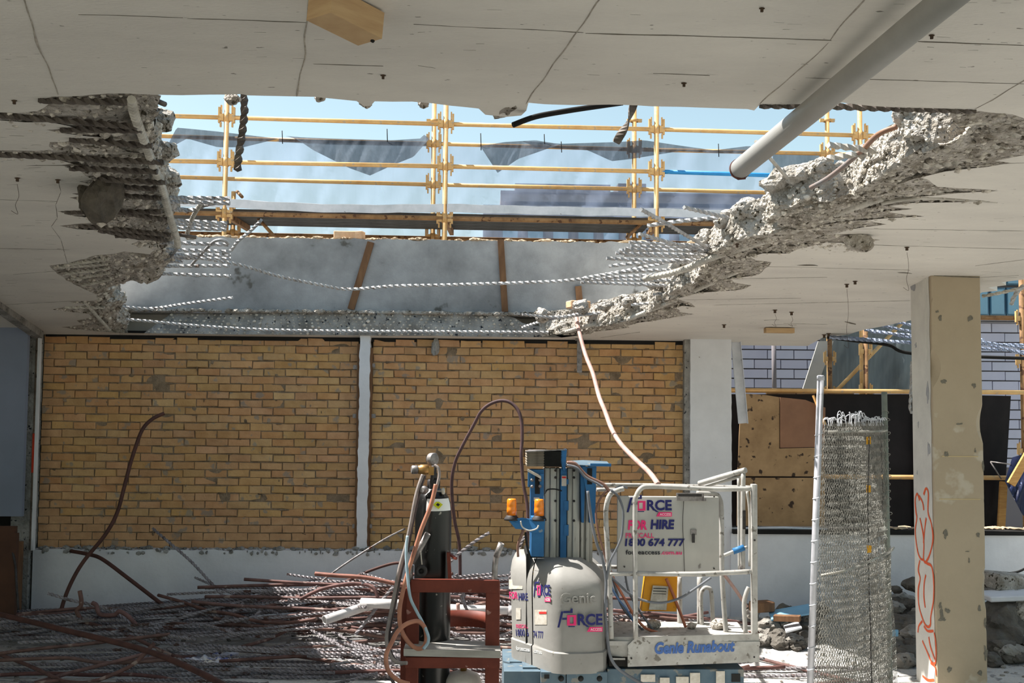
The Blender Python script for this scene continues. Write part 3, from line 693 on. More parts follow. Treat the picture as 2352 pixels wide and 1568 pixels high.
o = sheet([(2325, 1050), (2360, 1040), (2420, 1040)], [(2308, 1105), (2350, 1185), (2440, 1215)], 12.5, 12.35, 'blue_tarp', M('navy_tarp', (.14, .17, .30), (.10, .12, .22), 4, .5, spots=(.4, .45, .6), spot_scale=20, spot_t=.66), None, 20, 14, .12); tag(o, 'crumpled navy blue tarp hanging at the right edge', 'tarp')
mb = MB().tube([at(2275, 1060, 12.6), at(2322, 1066, 12.5)], .008, 6).tube([at(2275, 1060, 12.6), at(2300, 1100, 12.6)], .008, 6); o = mb.build('wire_bracket', m_steel); tag(o, 'thin bent steel wire against the black sheeting', 'wire')
# sill plates and broken plaster on the right sill
mb = MB(); x = Xr1
s0 = at(1680, 1221, 11.95)
mb.b2((Xr1, 11.90, ZSR), (9.0, 12.3, ZSR+.045)); o = mb.build('trim_6', m_dark, kind='structure')
mb = MB(); rs = random.Random(5)
for k in range(60):
    x = at(2045, 1212, 12).x+rs.uniform(0, 4.5); mb.rock((x, 12.0+rs.uniform(-.05, .15), ZSR+.06), rs.uniform(.02, .06), 700+k, 1, (2.2, 1, .4))
mb.build('sill_crumb', M('mortar_pale', (1, 1, 1)), o, kind='stuff')
MB().tube([at(1680, 1214, 12.0), at(1800, 1212, 12.0), at(1900, 1216, 12)], .016, 8).build('sill_strip', m_galv, o)
# ------------------------------------------------------------------ reinforcement sticking out of the broken slab (parts of the ceiling)
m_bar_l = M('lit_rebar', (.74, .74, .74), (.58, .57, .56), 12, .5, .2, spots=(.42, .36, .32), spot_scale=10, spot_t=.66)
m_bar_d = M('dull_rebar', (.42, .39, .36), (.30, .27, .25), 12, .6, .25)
m_bar_w = M('limed_rebar', (.78, .76, .72), (.64, .62, .58), 10, .8)
def pl(pts, upa, upb=None):
    n = len(pts); upb = upa if upb is None else upb
    return [soff(p[0], p[1], upa+(upb-upa)*i/(n-1)) for i, p in enumerate(pts)]
def ypl(pts, Ya, Yb):
    n = len(pts); return [at(p[0], p[1], Ya+(Yb-Ya)*i/(n-1)) for i, p in enumerate(pts)]
def rib(mb, pts, r):
    P = curve(pts, 8); mb.tube(P, r, 8); Q = resample(P, .045)
    for i in range(1, len(Q)-1): 
        t = (Q[i+1]-Q[i-1]).normalized(); mb.lathe([(r, -.008), (r*1.22, -.004), (r*1.22, .004), (r, .008)], Q[i], t, 8, False)
    return mb
def embed(pts, mat, w=.026, name='rebar', pitch=.24):
    return MB().twist(curve(pts, 8), w, pitch, ph=random.uniform(0, 1.5)).build(name, mat, ceiling)
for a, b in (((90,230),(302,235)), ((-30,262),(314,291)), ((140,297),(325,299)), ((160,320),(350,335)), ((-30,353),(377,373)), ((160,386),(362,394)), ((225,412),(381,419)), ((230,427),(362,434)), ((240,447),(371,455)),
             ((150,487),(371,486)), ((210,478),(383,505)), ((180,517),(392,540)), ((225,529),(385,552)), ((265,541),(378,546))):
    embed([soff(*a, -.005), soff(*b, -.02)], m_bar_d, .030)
for a, b in (((160,606),(249,594)), ((135,613),(247,605)), ((150,628),(250,615)), ((165,640),(250,626)), ((190,655),(255,640)), ((150,705),(240,706))):
    embed([soff(*a, -.005), soff(*b, .0)], m_bar_w)
for a, b in (((340,453),(528,456)), ((345,461),(528,467)), ((350,476),(430,484)), ((345,503),(522,513)), ((350,512),(522,519)), ((350,521),(520,527)), ((345,556),(525,562)), ((330,571),(527,578)),
             ((255,590),(530,594)), ((300,585),(530,586)), ((290,612),(530,610)), ((240,624),(530,634)), ((260,601),(420,600)), ((230,650),(292,643))):
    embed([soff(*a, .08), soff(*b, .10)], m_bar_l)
embed(pl([(345,470),(400,478),(440,482),(480,468),(528,466)], .10), m_bar_l)
embed(pl([(250,702),(300,706),(350,708),(420,698),(480,690),(535,683)], .12, .20), m_bar_l)
embed(pl([(400,585),(445,590),(550,608),(640,634),(740,655),(800,664),(900,657),(1000,655),(1100,652),(1290,645),(1400,628),(1520,604),(1620,572)], .10, .12), m_bar_l)
embed(pl([(290,733),(350,738),(420,745),(500,751),(620,757),(800,760),(1000,761),(1260,763)], .035, .035), m_bar_l)
embed(pl([(600,505),(575,530),(545,555),(530,575),(512,583)], .25, .08), m_bar_l, .024)
embed(pl([(370,613),(345,612),(390,590),(408,566)], .08), m_bar_l, .022)
MB().tube(curve(pl([(440,608),(475,570),(495,553),(515,552),(524,560)], .10)), .012, 6).build('rebar', m_bar_l, ceiling)
rib(MB(), pl([(302,228),(310,265),(330,320),(352,380),(372,430),(388,490),(405,545),(409,566)], -.02, .04), .022).build('ribbed_rebar', m_bar_w, ceiling)
rib(MB(), pl([(466,462),(446,492),(436,518),(430,545),(452,545)], .10), .014).build('ribbed_rebar', m_bar_w, ceiling)
rib(MB(), pl([(195,694),(225,728),(252,757)], .0), .014).build('ribbed_rebar', m_bar_w, ceiling)
MB().tube(pl([(356,230),(380,240)], .12), .014, 6).build('rebar', m_bar_d, ceiling)
MB().tube(pl([(400,537),(450,545)], .06), .014, 6).build('rebar', m_bar_d, ceiling)
for pts in ([(1472,481),(1521,508),(1602,556),(1640,575)], [(1571,476),(1671,500)], [(1487,518),(1560,508),(1650,500)], [(1468,537),(1556,562),(1600,572)], [(1445,556),(1650,566)], [(1449,565),(1660,569)],
            [(1422,575),(1680,574)], [(1435,571),(1670,580)], [(1414,581),(1660,587)], [(1433,585),(1650,592)], [(1393,593),(1521,600),(1620,604)], [(1399,611),(1468,604),(1600,596)],
            [(1342,638),(1440,624),(1540,620)], [(1384,638),(1540,630)], [(1342,642),(1540,644)], [(1334,648),(1540,656)], [(1200,751),(1250,736),(1330,720)], [(1200,722),(1277,728),(1380,718)],
            [(1390,733),(1500,722)], [(1340,740),(1470,728)], [(1450,700),(1560,690)], [(1500,676),(1620,664)], [(1560,646),(1690,640)], [(1600,615),(1740,606)], [(1640,606),(1720,596)]):
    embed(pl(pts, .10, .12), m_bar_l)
for pts in ([(2254,335),(2390,333)], [(2177,372),(2250,362),(2350,348)], [(2120,378),(2200,374)], [(2056,444),(2110,442),(2240,426)], [(1907,505),(1960,498),(2060,480)], [(2000,440),(2050,438)], [(2240,280),(2420,270)],
            [(1820,548),(1900,540),(1960,528)], [(1870,520),(1930,514),(2010,500)], [(2075,448),(2150,434)], [(2300,310),(2420,300)], [(1700,596),(1800,570)]):
    embed(pl(pts, .02, .03), m_bar_w, .032)
for pts in ([(1745,242),(1900,244),(2010,248),(2240,254)],): embed(pl(pts, .0), m_bar_d, .030)
MB().tube(curve(pl([(2025,467),(2087,456),(2150,454),(2290,462)], .0, .01)), .014, 8).build('smooth_rebar', m_bar_w, ceiling)
rib(MB(), pl([(1300,762),(1355,747),(1414,743),(1529,697),(1621,655),(1717,613),(1772,598)], .03, .03), .020).build('ribbed_rebar', m_bar_w, ceiling)
rib(MB(), pl([(1480,640),(1560,622),(1640,590),(1773,547),(1880,505),(1960,476),(2030,452)], .06, .02), .024).build('ribbed_rebar', m_bar_w, ceiling)
MB().tube(curve(pl([(1700,440),(1740,325)], .20)), .014, 6)
for pts in ([(1903,333),(1935,337),(2010,346)], [(1900,364),(1930,359),(1990,352)]): embed(pl(pts, .14), m_bar_w, .034)
MB().tube(pl([(1736,325),(1770,365),(1808,408)], .22, .16), .012, 6).build('thin_rod', m_bar_w, ceiling)
m_cond = M('grey_conduit', (.50, .50, .50), (.60, .42, .30), 1.6, .5)
MB().tube(curve(pl([(1862,431),(1900,410),(1941,379),(1980,345),(2018,308),(2060,291)], .10, .18)), .016, 8).build('conduit', m_cond, ceiling)
# hanging from the near edge
o = MB().twist(ypl([(560,210),(562,260),(556,310),(548,360),(546,390)], 5.45, 5.35), .034, .22).build('hanging_rebar', m_bar_d); tag(o, 'dark twisted bar hanging down from the near slab edge at the left', 'rebar')
o = MB().tube(curve(ypl([(1178,287),(1230,268),(1300,255),(1380,243),(1430,236)], 5.35, 5.5)), .014, 8).build('black_cable', m_dark); tag(o, 'black cable sagging out of the near slab edge at mid picture', 'cable')
mb = MB(); P = resample(curve(ypl([(1455,240),(1444,272),(1430,300),(1416,328)], 5.4, 5.4)), .02); vs = []
for i, p in enumerate(P):
    a = i*.35; d = V((math.cos(a), math.sin(a), .2))*.022; vs += [p-d, p+d]
mb.add(vs, [[2*i, 2*i+1, 2*i+3, 2*i+2] for i in range(len(P)-1)]); o = mb.build('torn_strip', m_bar_d); sm = o.modifiers.new('s', 'SOLIDIFY'); sm.thickness = .008
tag(o, 'dark torn strip dangling from the near slab edge right of the black cable', 'strip')
# chunks clinging to the broken edges
mb_ch = []
def chunk(px, py, up, r, seed, flat=(1, 1, .8), mat=m_broken):
    p = soff(px, py, up); MB().rock(p, r, seed, 3, flat, .45).build('concrete_chunk', mat, ceiling)
for q in ((205,455,-.06,.10,1,(.45,1,1.6)), (238,448,-.08,.13,2,(.8,1,1.3)), (1975,560,-.06,.085,3,(1.3,1,.8)), (1800,418,.26,.13,4,(1.5,1,.7)), (1845,400,.27,.12,5,(1.5,1,.7)), (1880,385,.27,.09,6), (1780,460,.24,.10,7), (1715,480,.24,.11,8), (1665,505,.22,.10,9),
          (1620,545,.22,.09,10), (1560,610,.22,.09,11), (1500,650,.2,.09,12), (1440,690,.2,.09,13), (1390,700,.18,.09,14), (2085,262,.26,.09,15), (2000,345,.26,.08,16), (1940,395,.25,.09,17), (1335,705,.2,.10,18), (1245,722,.16,.10,19),
          (1905,425,.17,.09,20), (1700,525,.14,.08,24), (365,275,.2,.09,27), (375,345,.2,.09,28), (390,410,.2,.08,29),
          (840,236,.04,.035,30), (736,224,.04,.03,31), (972,238,.03,.035,32), (535,226,.04,.04,33), (1160,252,.03,.06,34,(2.6,1,.5))):
    chunk(*q, **({'mat': M('dark_chunk', (.40, .37, .33), (.28, .26, .24), 9, .95, bump=.02)} if q[4] < 3 else {}))
# loose bricks on the upstand and on the rim
lb = []
for i, (px, py, sz, rz, txt) in enumerate(((793, 536, (.25, .11, .085), .05, 'long pale brick lying on the upstand, left one of the pair'), (822, 534, (.14, .11, .09), -.25, 'half brick lying on the upstand against the longer brick'))):
    p = at(px, py, 12.15); o = MB().rbox((p.x, 12.15, ztop+.055), sz, .008, Matrix.Rotation(rz, 3, 'Z'), 1).build('loose_brick', M('pale_brick', (.86, .72, .58), (.78, .62, .48), 8, .9, bump=.004)); tag(o, txt, 'brick', 'loose bricks on the upstand')
p = soff(1328, 706, .22); o = MB().rbox(p+V((0, 0, .03)), (.22, .16, .075), .008, Matrix.Rotation(.3, 3, 'Z'), 1).build('loose_brick', M('pale_brick', (1, 1, 1))); tag(o, 'pale brick sitting on the broken rim above the pink hose', 'brick')
# bars bridging the broken corner behind the column
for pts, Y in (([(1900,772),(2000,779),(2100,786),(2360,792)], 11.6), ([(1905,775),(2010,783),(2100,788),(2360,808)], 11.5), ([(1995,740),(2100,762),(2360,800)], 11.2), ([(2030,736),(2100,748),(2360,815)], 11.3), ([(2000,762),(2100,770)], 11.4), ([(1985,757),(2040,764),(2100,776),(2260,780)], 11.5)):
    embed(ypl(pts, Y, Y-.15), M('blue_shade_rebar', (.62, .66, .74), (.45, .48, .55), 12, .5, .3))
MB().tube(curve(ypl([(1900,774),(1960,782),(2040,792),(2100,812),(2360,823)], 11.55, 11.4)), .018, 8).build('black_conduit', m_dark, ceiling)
embed(ypl([(2094,830),(2092,900),(2090,935),(2094,948),(2102,945)], 9.6, 9.6), m_bar_l, .022)
embed(ypl([(2256,680),(2300,672),(2370,655)], 8.9, 8.7), m_bar_w, .024); embed(ypl([(2323,699),(2332,676),(2352,655)], 8.4, 8.3), m_bar_l, .03)
# ------------------------------------------------------------------ soffit details
mb = MB(); rs = random.Random(11)
def strip(mb, a, b, w, z=-.003, wob=.006):
    P = resample([soff(*a), soff(*b)], .06); vs = []
    d = (P[-1]-P[0]).normalized(); nrm = V((-d.y, d.x, 0)).normalized(); up_ = V((0, 0, -1))
    for i, p in enumerate(P):
        ww = w*(.6+.8*abs(noise.noise(p*7)))*(1 if 0 < i < len(P)-1 else .2); o_ = nrm*(wob*noise.noise(p*4))
        vs += [p+o_-nrm*ww/2+up_*.0005, p+o_+up_*abs(z)*(1+noise.noise(p*30)), p+o_+nrm*ww/2+up_*.0005]
    n = len(P); mb.add(vs, [[3*i+k, 3*i+k+1, 3*i+4+k, 3*i+3+k] for i in range(n-1) for k in (0, 1)])
for a, b in (((28,-60),(133,218)), ((722,-60),(683,221)), ((1423,-60),(1207,238)), ((2000,-15),(1910,92)), ((1905,98),(1745,238)), ((2440,135),(2240,250))): strip(mb, a, b, .009, -.003, .016)
mb.build('formwork_joint', M('joint_grey', (.72, .69, .64), (.56, .53, .49), 20, .95), ceiling, kind='stuff')
mb = MB()
for a, b, w in (((180,33),(420,40),.006), ((430,42),(703,51),.008), ((1345,76),(1910,92),.012), ((1500,168),(1630,173),.008), ((720,147),(880,151),.007), ((2095,95),(2352,104),.012), ((1850,178),(2352,192),.006), ((950,55),(1340,74),.004), ((960,150),(1000,156),.004),
                ((1990,562),(2352,572),.006), ((2230,378),(2352,374),.008), ((1750,522),(2352,530),.004), ((1690,470),(1700,471),.01), ((2240,610),(2352,596),.008), ((2250,637),(2340,632),.012),
                ((1480,690),(1840,684),.008), ((1600,642),(1900,636),.006), ((1500,640),(1520,641),.012), ((1700,610),(2090,620),.006), ((1450,735),(1500,738),.012), ((1640,700),(2090,690),.006), ((1380,775),(1470,762),.01), ((1800,742),(1900,745),.010),
                ((2062,626),(2094,628),.05), ((1830,609),(1878,610),.06), ((1755,735),(1790,734),.03), ((1760,745),(1830,746),.012), ((1940,738),(1965,745),.05), ((2040,454),(2180,458),.02), ((0,570),(160,573),.006), ((60,380),(180,380),.012), ((0,458),(130,462),.006), ((0,700),(180,690),.006), ((30,630),(280,610),.004)):
    strip(mb, a, b, w, -.002)
for k in range(130):
    px, py = rs.choice(((rs.uniform(0, 2352), rs.uniform(0, 205)), (rs.uniform(1600, 2352), rs.uniform(500, 740)), (rs.uniform(0, 120), rs.uniform(280, 690))))
    if py > 400 and px > 1600 and py < 640+(2100-px)*.1 and px < 1990 : continue
    strip(mb, (px, py), (px+rs.uniform(8, 34), py+rs.uniform(-1, 2)), rs.uniform(.003, .009), -.001)
mb.build('surface_mark', M('mark_grey', (.50, .47, .42), (.36, .33, .29), 9, .95), ceiling, kind='stuff')
m_clip = M('rusty_clip', (.32, .25, .19), (.25, .2, .16), 20, .8)
for px, py, wl_ in ((40, 408, .18), (133, 412, 0), (33, 230, 0), (2083, 567, .28), (1945, 652, .5), (1964, 645, 0), (1780, 711, .12), (1818, 716, .1), (1663, 745, 0), (1893, 768, 0), (1903, 765, 0), (1571, 190, 0), (880, 172, 0), (2140, 80, 0), (1750, 18, 0), (1693, 560, 0)):
    p = soff(px, py); mb = MB().box(p+V((0, 0, -.012*(p.y*.09+.2))), V((.018, .016, .034))*(p.y*.09+.2)).box(p+V((0, 0, -.003)), V((.036, .014, .006))*(p.y*.09+.2))
    c_ = mb.build('ceiling_clip', m_clip, ceiling)
    if wl_: MB().tube(curve([p+V((0, 0, -.04)), p+V((.012, 0, -.04-wl_*.4)), p+V((-.006, 0, -.04-wl_*.7)), p+V((.01, 0, -.04-wl_)), p+V((-.03, 0, -.02-wl_))]), .0013, 4).build('hanging_wire', m_clip, c_)
p0, p1 = soff(1757, 752), soff(1822, 753); mb = MB().beam(p0+V((0, 0, -.03)), p1+V((0, 0, -.03)), .09, .05); mb.build('timber_block', M('tan_timber', (.78, .66, .50), (.70, .57, .42), 3, .75, stretch=(1, 1, 8)), ceiling)
p0, p1 = soff(735, -25), soff(853, 34); mb = MB().beam(p0+V((0, 0, -.055)), p1+V((0, 0, -.06)), .14, .11); mb.build('timber_block', M('tan_timber', (1, 1, 1)), ceiling)
MB().rock(soff(862, 30)+V((-.01, .0, -.10)), .028, 3, 2, (.6, 1, 1)).build('knot', m_dark, ceiling)
# long crack on the left soffit
mb = MB(); cr_ = [(133, 414), (140, 440), (128, 470), (132, 500), (118, 520), (140, 550), (148, 580), (155, 605)]
for a, b in zip(cr_[:-1], cr_[1:]): strip(mb, a, b, .004, -.001, 0)
mb.build('crack', M('mark_grey', (1, 1, 1)), ceiling, kind='stuff')
# ------------------------------------------------------------------ heap of cut reinforcement below the brick wall
m_tw = M('twisted_bar_grey', (.57, .55, .56), (.42, .39, .39), 10, .6, .08, spots=(.34, .26, .23), spot_scale=5, spot_t=.62, rand=.10)
m_rb = M('round_bar_rust', (.47, .35, .32), (.34, .25, .23), 9, .7, .1, spots=(.60, .52, .48), spot_scale=7, spot_t=.62, rand=.12)
rs = random.Random(21)
def heap(x, y):
    a = .46*math.exp(-((x+.6)/1.55)**2)*math.exp(-((y-11.05)/.62)**2)
    b = .20*math.exp(-((x+2.9)/1.7)**2)*math.exp(-((y-10.6)/.9)**2)
    c_ = .10*math.exp(-((y-10.2)/1.3)**2)*(1 if x < 1.4 else math.exp(-((x-1.4)/.8)**2))
    return a+b+c_
proto = []
for k in range(22):
    L = rs.choice((1.2, 2.1, 2.8, 3.3, 3.9)); n = 7; bend = rs.uniform(-.14, .14)*(L/2); kink = rs.choice((0, 0, 0, .25, -.3, .45)); pts = []
    for i in range(n):
        t = i/(n-1)-.5; y = bend*(t*t*4-1)*.7 + rs.uniform(-.02, .02)
        if kink and t > .3: y += kink*(t-.3)*L*1.2
        pts.append(V((t*L, y, rs.uniform(-.012, .012)+.03*abs(t)*rs.choice((0, 1)))))
    tw_ = k % 5 not in (1, 4)
    mb = MB()
    if tw_: mb.twist(curve(pts, 6), .023, .18, .022)
    else: mb.tube(curve(pts, 4), .016, 7)
    proto.append((L, tw_, mb.build('twisted_rebar' if tw_ else 'round_bar', m_tw if tw_ else m_rb, origin=(0, 0, 0))))
first = [True]*len(proto); placed = 0
def where(x, y, back, mid):
    v = RM.transposed() @ (V((x, y, .1))-O0); px = 1176+FPX*v.x/-v.z
    side = 'far left' if px < 330 else 'below the left brick panel' if px < 760 else 'below the white post' if px < 930 else 'behind the red trolley' if px < 1160 else 'behind the lift' if px < 1740 else 'right of the lift'
    return side
def put(k, x, y, z, rz, ry, lab, grp):
    L, tw_, o = proto[k]; w = where(x, y, 0, 0)
    size = 'short' if L < 1.5 else 'middling' if L < 2.5 else 'long' if L < 3.5 else 'very long'
    tilt = 'level' if abs(rz) < .07 else ('slanting right' if rz > 0 else 'slanting left') if abs(rz) < .4 else 'steep'
    row = ('at the heap back' if y > 11.1 else 'in mid heap' if y > 10.6 else 'at the heap front') if 'heap' in grp else ('on the floor, rear row' if y > 9.3 else 'on the floor, middle row' if y > 8.8 else 'on the floor, front row')
    lab = size+(' grey twisted rebar ' if tw_ else ' rusty round bar ')+tilt+' '+row+', '+w
    L, tw_, o = proto[k]
    if first[k]: c_ = o; first[k] = False
    else: c_ = o.copy(); C.objects.link(c_)
    c_.location = (x, y, z); c_.rotation_euler = (rs.uniform(0, 6.28) if not tw_ else rs.uniform(-.15, .15), ry, rz)
    tag(c_, lab, 'steel bar', grp)
for i in range(185):
    k = rs.randrange(len(proto)); L, tw_, _ = proto[k]
    y = min(11.45, max(9.6, rs.gauss(10.75, .5))); x = rs.uniform(-5.2, 1.6) if i % 3 else rs.gauss(-.9, 1.3)
    x = max(-5.3+L/2*.6, min(2.4-L/2*.2, x)); rz = rs.gauss(0, .17) if rs.random() < .72 else rs.uniform(-.9, .9)
    if y > 11 : rz *= .5
    reach = abs(math.sin(rz))*L/2+.14*L/2+.05
    if y+reach > 11.85: y = 11.85-reach
    x = max(x, -5.15+abs(math.cos(rz))*L/2) if y > 11.2 else x
    h = heap(x, y); z = rs.uniform(.03, 1.0)**.7*h+.03
    d = .3; slope = (heap(x+d*math.cos(rz), y+d*math.sin(rz))-heap(x-d*math.cos(rz), y-d*math.sin(rz)))/(2*d)
    if tw_: put(k, x, y, z, rz, -math.atan(slope*.6)+rs.gauss(0, .02), 'grey twisted rebar tangled in the low heap of cut bars along the white sill wall', 'twisted bars in the heap')
    else: put(k, x, y, z, rz, -math.atan(slope*.6)+rs.gauss(0, .02), 'rusty smooth round bar tangled in the low heap of cut bars along the white sill wall', 'round bars in the heap')
for i in range(58):                                     # the straighter bars laid out on the floor in front
    k = rs.choice([q for q in range(len(proto)) if proto[q][1] or rs.random() < .25]); L, tw_, _ = proto[k]
    y = rs.uniform(8.3, 9.9); x = rs.uniform(-3.4, 2.3); rz = rs.gauss(0, .035); z = .022+rs.choice((0, 0, .026, .05))
    if tw_: put(k, x, y, z, rz, rs.gauss(0, .004), 'straight twisted rebar lying flat on the floor in front of the heap', 'twisted bars flat on the floor')
    else: put(k, x, y, z, rz, rs.gauss(0, .004), 'smooth pinkish round bar lying flat on the floor in front of the heap', 'round bars flat on the floor')
for j, (L, tw_, o) in enumerate(proto):
    if first[j]: put(j, -1.0, 11.0, .1, 0, 0, 'grey twisted rebar tangled in the low heap of cut bars along the white sill wall' if tw_ else 'rusty smooth round bar tangled in the low heap of cut bars along the white sill wall', 'twisted bars in the heap' if tw_ else 'round bars in the heap')
# single bars that stand out
def solo(pts, Ya, Yb, label, tw_=False, r=.016, mat=None, name=None, k=8):
    P = curve(ypl(pts, Ya, Yb), k); mb = MB()
    if tw_: mb.twist(P, r*1.7, .22)
    else: mb.tube(P, r, 9)
    o = mb.build(name or ('twisted_rebar' if tw_ else 'round_bar'), mat or (m_tw if tw_ else m_rb)); return tag(o, label, 'steel bar')
solo([(-40,1402),(60,1425),(150,1447),(330,1492),(460,1545),(560,1600)], 9.6, 7.4, 'long dark rust pipe slanting across the lower left corner of the floor', r=.022, mat=M('dark_rust_pipe', (.34, .22, .19), (.26, .17, .15), 8, .7))
solo([(163,1265),(200,1272),(235,1284),(300,1332),(385,1397),(420,1420)], 11.75, 11.0, 'dark bent bar arching down from the sill ledge into the heap at far left', r=.020, mat=M('dark_rust_pipe', (1, 1, 1)))
solo([(377,949),(350,962),(328,985),(312,1025),(298,1070),(285,1120),(268,1180),(240,1230),(195,1285),(170,1325),(150,1370),(136,1418)], 11.8, 11.2, 'tall dark curved rod leaning up in front of the left brick panel', r=.020, mat=M('dark_rust_pipe', (1, 1, 1)))
solo([(351,1213),(400,1255),(440,1290),(480,1333),(520,1375)], 11.9, 11.1, 'twisted rebar leaning from the sill ledge down to the heap, left of the white post', True)
solo([(110,1362),(160,1377),(200,1386),(260,1402),(300,1430),(360,1450),(400,1465)], 10.6, 10.2, 'twisted rebar sloping down to the right beside two hooked pipe stubs', True)
solo([(183,1356),(187,1380),(185,1392),(176,1402),(184,1418),(194,1436)], 10.4, 10.4, 'short kinked rust pipe stub standing up, left one of the two hooked stubs', r=.020)
solo([(212,1384),(221,1389),(224,1400),(232,1411),(262,1412),(275,1404),(300,1420),(325,1455)], 10.3, 10.2, 'hooked rust pipe stub turning over to the right beside the kinked stub', r=.020)
solo([(0,1500),(100,1488),(200,1478),(320,1464),(390,1456)], 9.3, 9.7, 'long thin rust bar rising gently to the right near the left frame edge', r=.015)
solo([(0,1516),(90,1512),(160,1511),(230,1521),(330,1519),(400,1512)], 9.1, 9.2, 'wavy rust bar low on the floor at the left', r=.015)
solo([(80,1568),(160,1545),(260,1520),(330,1502)], 8.8, 9.2, 'pale rust bar rising to the right from the lower left floor', r=.016)
solo([(55,1578),(120,1564),(200,1567),(260,1548),(310,1522),(355,1476)], 8.6, 9.0, 'greyish bent bar curling up near the crumpled paper', r=.016)
solo([(1057,1425),(1057,1330),(1055,1250),(1045,1200),(1039,1150),(1038,1100),(1046,1060),(1060,1028),(1090,972),(1105,945),(1125,928),(1150,920),(1172,924),(1190,942),(1198,970),(1199,1010),(1197,1045),(1202,1110),(1212,1170),(1210,1262)], 11.2, 10.6, 'dark rod bent into a tall inverted loop standing behind the gas cylinder', r=.017, mat=M('loop_rust', (.35, .26, .26), (.27, .20, .20), 9, .7))
solo([(1028,1295),(1060,1266),(1095,1240),(1124,1223)], 10.8, 10.9, 'twisted rebar poking up to the right of the gas cylinder', True)
solo([(1170,1330),(1190,1265),(1205,1232)], 10.6, 10.8, 'twisted rebar standing steeply behind the orange beacons', True)
solo([(930,1214),(880,1240),(800,1290),(745,1330),(722,1352)], 11.6, 10.9, 'thin grey tube slanting up to the right behind the gas hoses', r=.010, mat=m_steel)
solo([(724,1317),(770,1321),(840,1326),(915,1341),(950,1346)], 10.2, 10.0, 'stout brown bar end pointing left out of the heap beside the cylinder', r=.020, mat=M('brown_bar', (.58, .38, .32), (.44, .29, .25), 9, .6))
solo([(690,1375),(740,1352),(800,1340),(838,1342),(858,1350),(868,1372)], 10.5, 10.4, 'arched brown bar at the crest of the heap', r=.017)
solo([(800,1332),(850,1310),(900,1294),(930,1292)], 11.3, 11.2, 'dark bar rising to the right behind the arched bar', r=.015, mat=M('dark_rust_pipe', (1, 1, 1)))
solo([(470,1455),(520,1418),(560,1385)], 10.3, 10.5, 'twisted rebar lying steeply across the middle of the heap, left one of two', True)
solo([(535,1462),(570,1432),(598,1402)], 10.2, 10.4, 'twisted rebar lying steeply across the middle of the heap, right one of two', True)
solo([(815,1458),(850,1415),(884,1370),(905,1345)], 10.2, 10.4, 'pale twisted rebar standing across the heap just left of the trolley', True)
solo([(1058,1365),(1070,1395),(1080,1420)], 9.9, 9.9, 'short pale twisted stub seen inside the red trolley frame, upper one', True)
solo([(1048,1318),(1060,1345),(1066,1372)], 10.2, 10.2, 'short pale twisted stub crossing behind the red trolley frame, higher one', True)
solo([(1052,1385),(1053,1445)], 9.7, 9.7, 'short pinkish upright bar seen through the red trolley frame', r=.017, mat=M('pink_bar', (.76, .60, .56), (.64, .50, .46), 9, .7))
m_pvc = M('dusty_white_pipe', (.86, .84, .83), (.72, .70, .70), 4, .6, spots=(.45, .43, .42), spot_scale=9, spot_t=.64)
def pvc(a, b, Ya, Yb, r, label):
    p, q = at(*a, Ya), at(*b, Yb); o = MB().pipe(p, q, r, r*.86).lathe([(r*1.02, 0), (r*1.22, 0), (r*1.22, .05), (r*1.02, .05)], q, p-q, 16).build('plastic_pipe', m_pvc); tag(o, label, 'pipe')
pvc((745,1424), (852,1388), 10.0, 10.3, .042, 'dusty white plastic pipe lying in the heap left of the trolley')
pvc((830,1384), (930,1388), 10.2, 10.1, .045, 'pale plastic pipe with a collar lying right behind the hoses')
pvc((1022,1396), (1180,1402), 10.2, 10.2, .038, 'long whitish pipe lying behind the red trolley frame')
# crumpled paper
mb = MB(); nx, ny = 22, 10; vs = []
for j in range(ny+1):
    for i in range(nx+1):
        px = 412+(548-412)*i/nx; py = 1490+28*j/ny+8*i/nx
        p = floor_at(px, py, .06); p.z = +.06+.03*noise.noise(V((i*.5, j*.7, 2)))+.02*noise.noise(V((i*1.3, j*1.7, 8))); vs.append(p)
mb.add(vs, [[j*(nx+1)+i, j*(nx+1)+i+1, (j+1)*(nx+1)+i+1, (j+1)*(nx+1)+i] for j in range(ny) for i in range(nx)])
o = mb.build('crumpled_paper', M('blue_white_paper', (.72, .75, .86), (.86, .83, .76), 4, .7, spots=(.34, .38, .60), spot_scale=8, spot_t=.6)); o.modifiers.new('s', 'SOLIDIFY').thickness = .003; tag(o, 'crumpled blue and cream paper sack lying in front of the heap', 'paper')
# pinkish hose hanging from the rim down to the lift
m_pink = M('pink_hose', (.76, .63, .59), (.66, .52, .48), 6, .6)
o = MB().tube(curve(ypl([(1323,722),(1330,760),(1345,815),(1362,858),(1376,910),(1390,945),(1405,985),(1425,1018),(1455,1050),(1485,1078),(1500,1095),(1512,1113)], 11.6, 8.15), 6), .021, 10).build('hose', m_pink); tag(o, 'long dusty pink hose hanging from the broken rim down to the lift basket', 'hose')
o = MB().box(at(1331, 812, 12.0), (.055, .03, .42)).box(at(1331, 780, 11.99), (.09, .02, .02)).lathe([(.014, 0), (.014, .03)], at(1331, 831, 11.98), (0, -1, 0), 8).build('steel_bracket', m_steel); tag(o, 'narrow galvanised bracket hanging on the brick beside the pink hose', 'bracket')
MBr = MB().rock(at(1000, 798, 12.07), .10, 77, 3, (.5, .35, 1.1), .5); o = MBr.build('plaster_lump', m_rough); tag(o, 'grey plaster lump stuck on the brick near the top of the middle panel', 'plaster')
o.parent = wr; o.location = V(o.location)-ORG[wr.name]; del o['label']; del o['category']
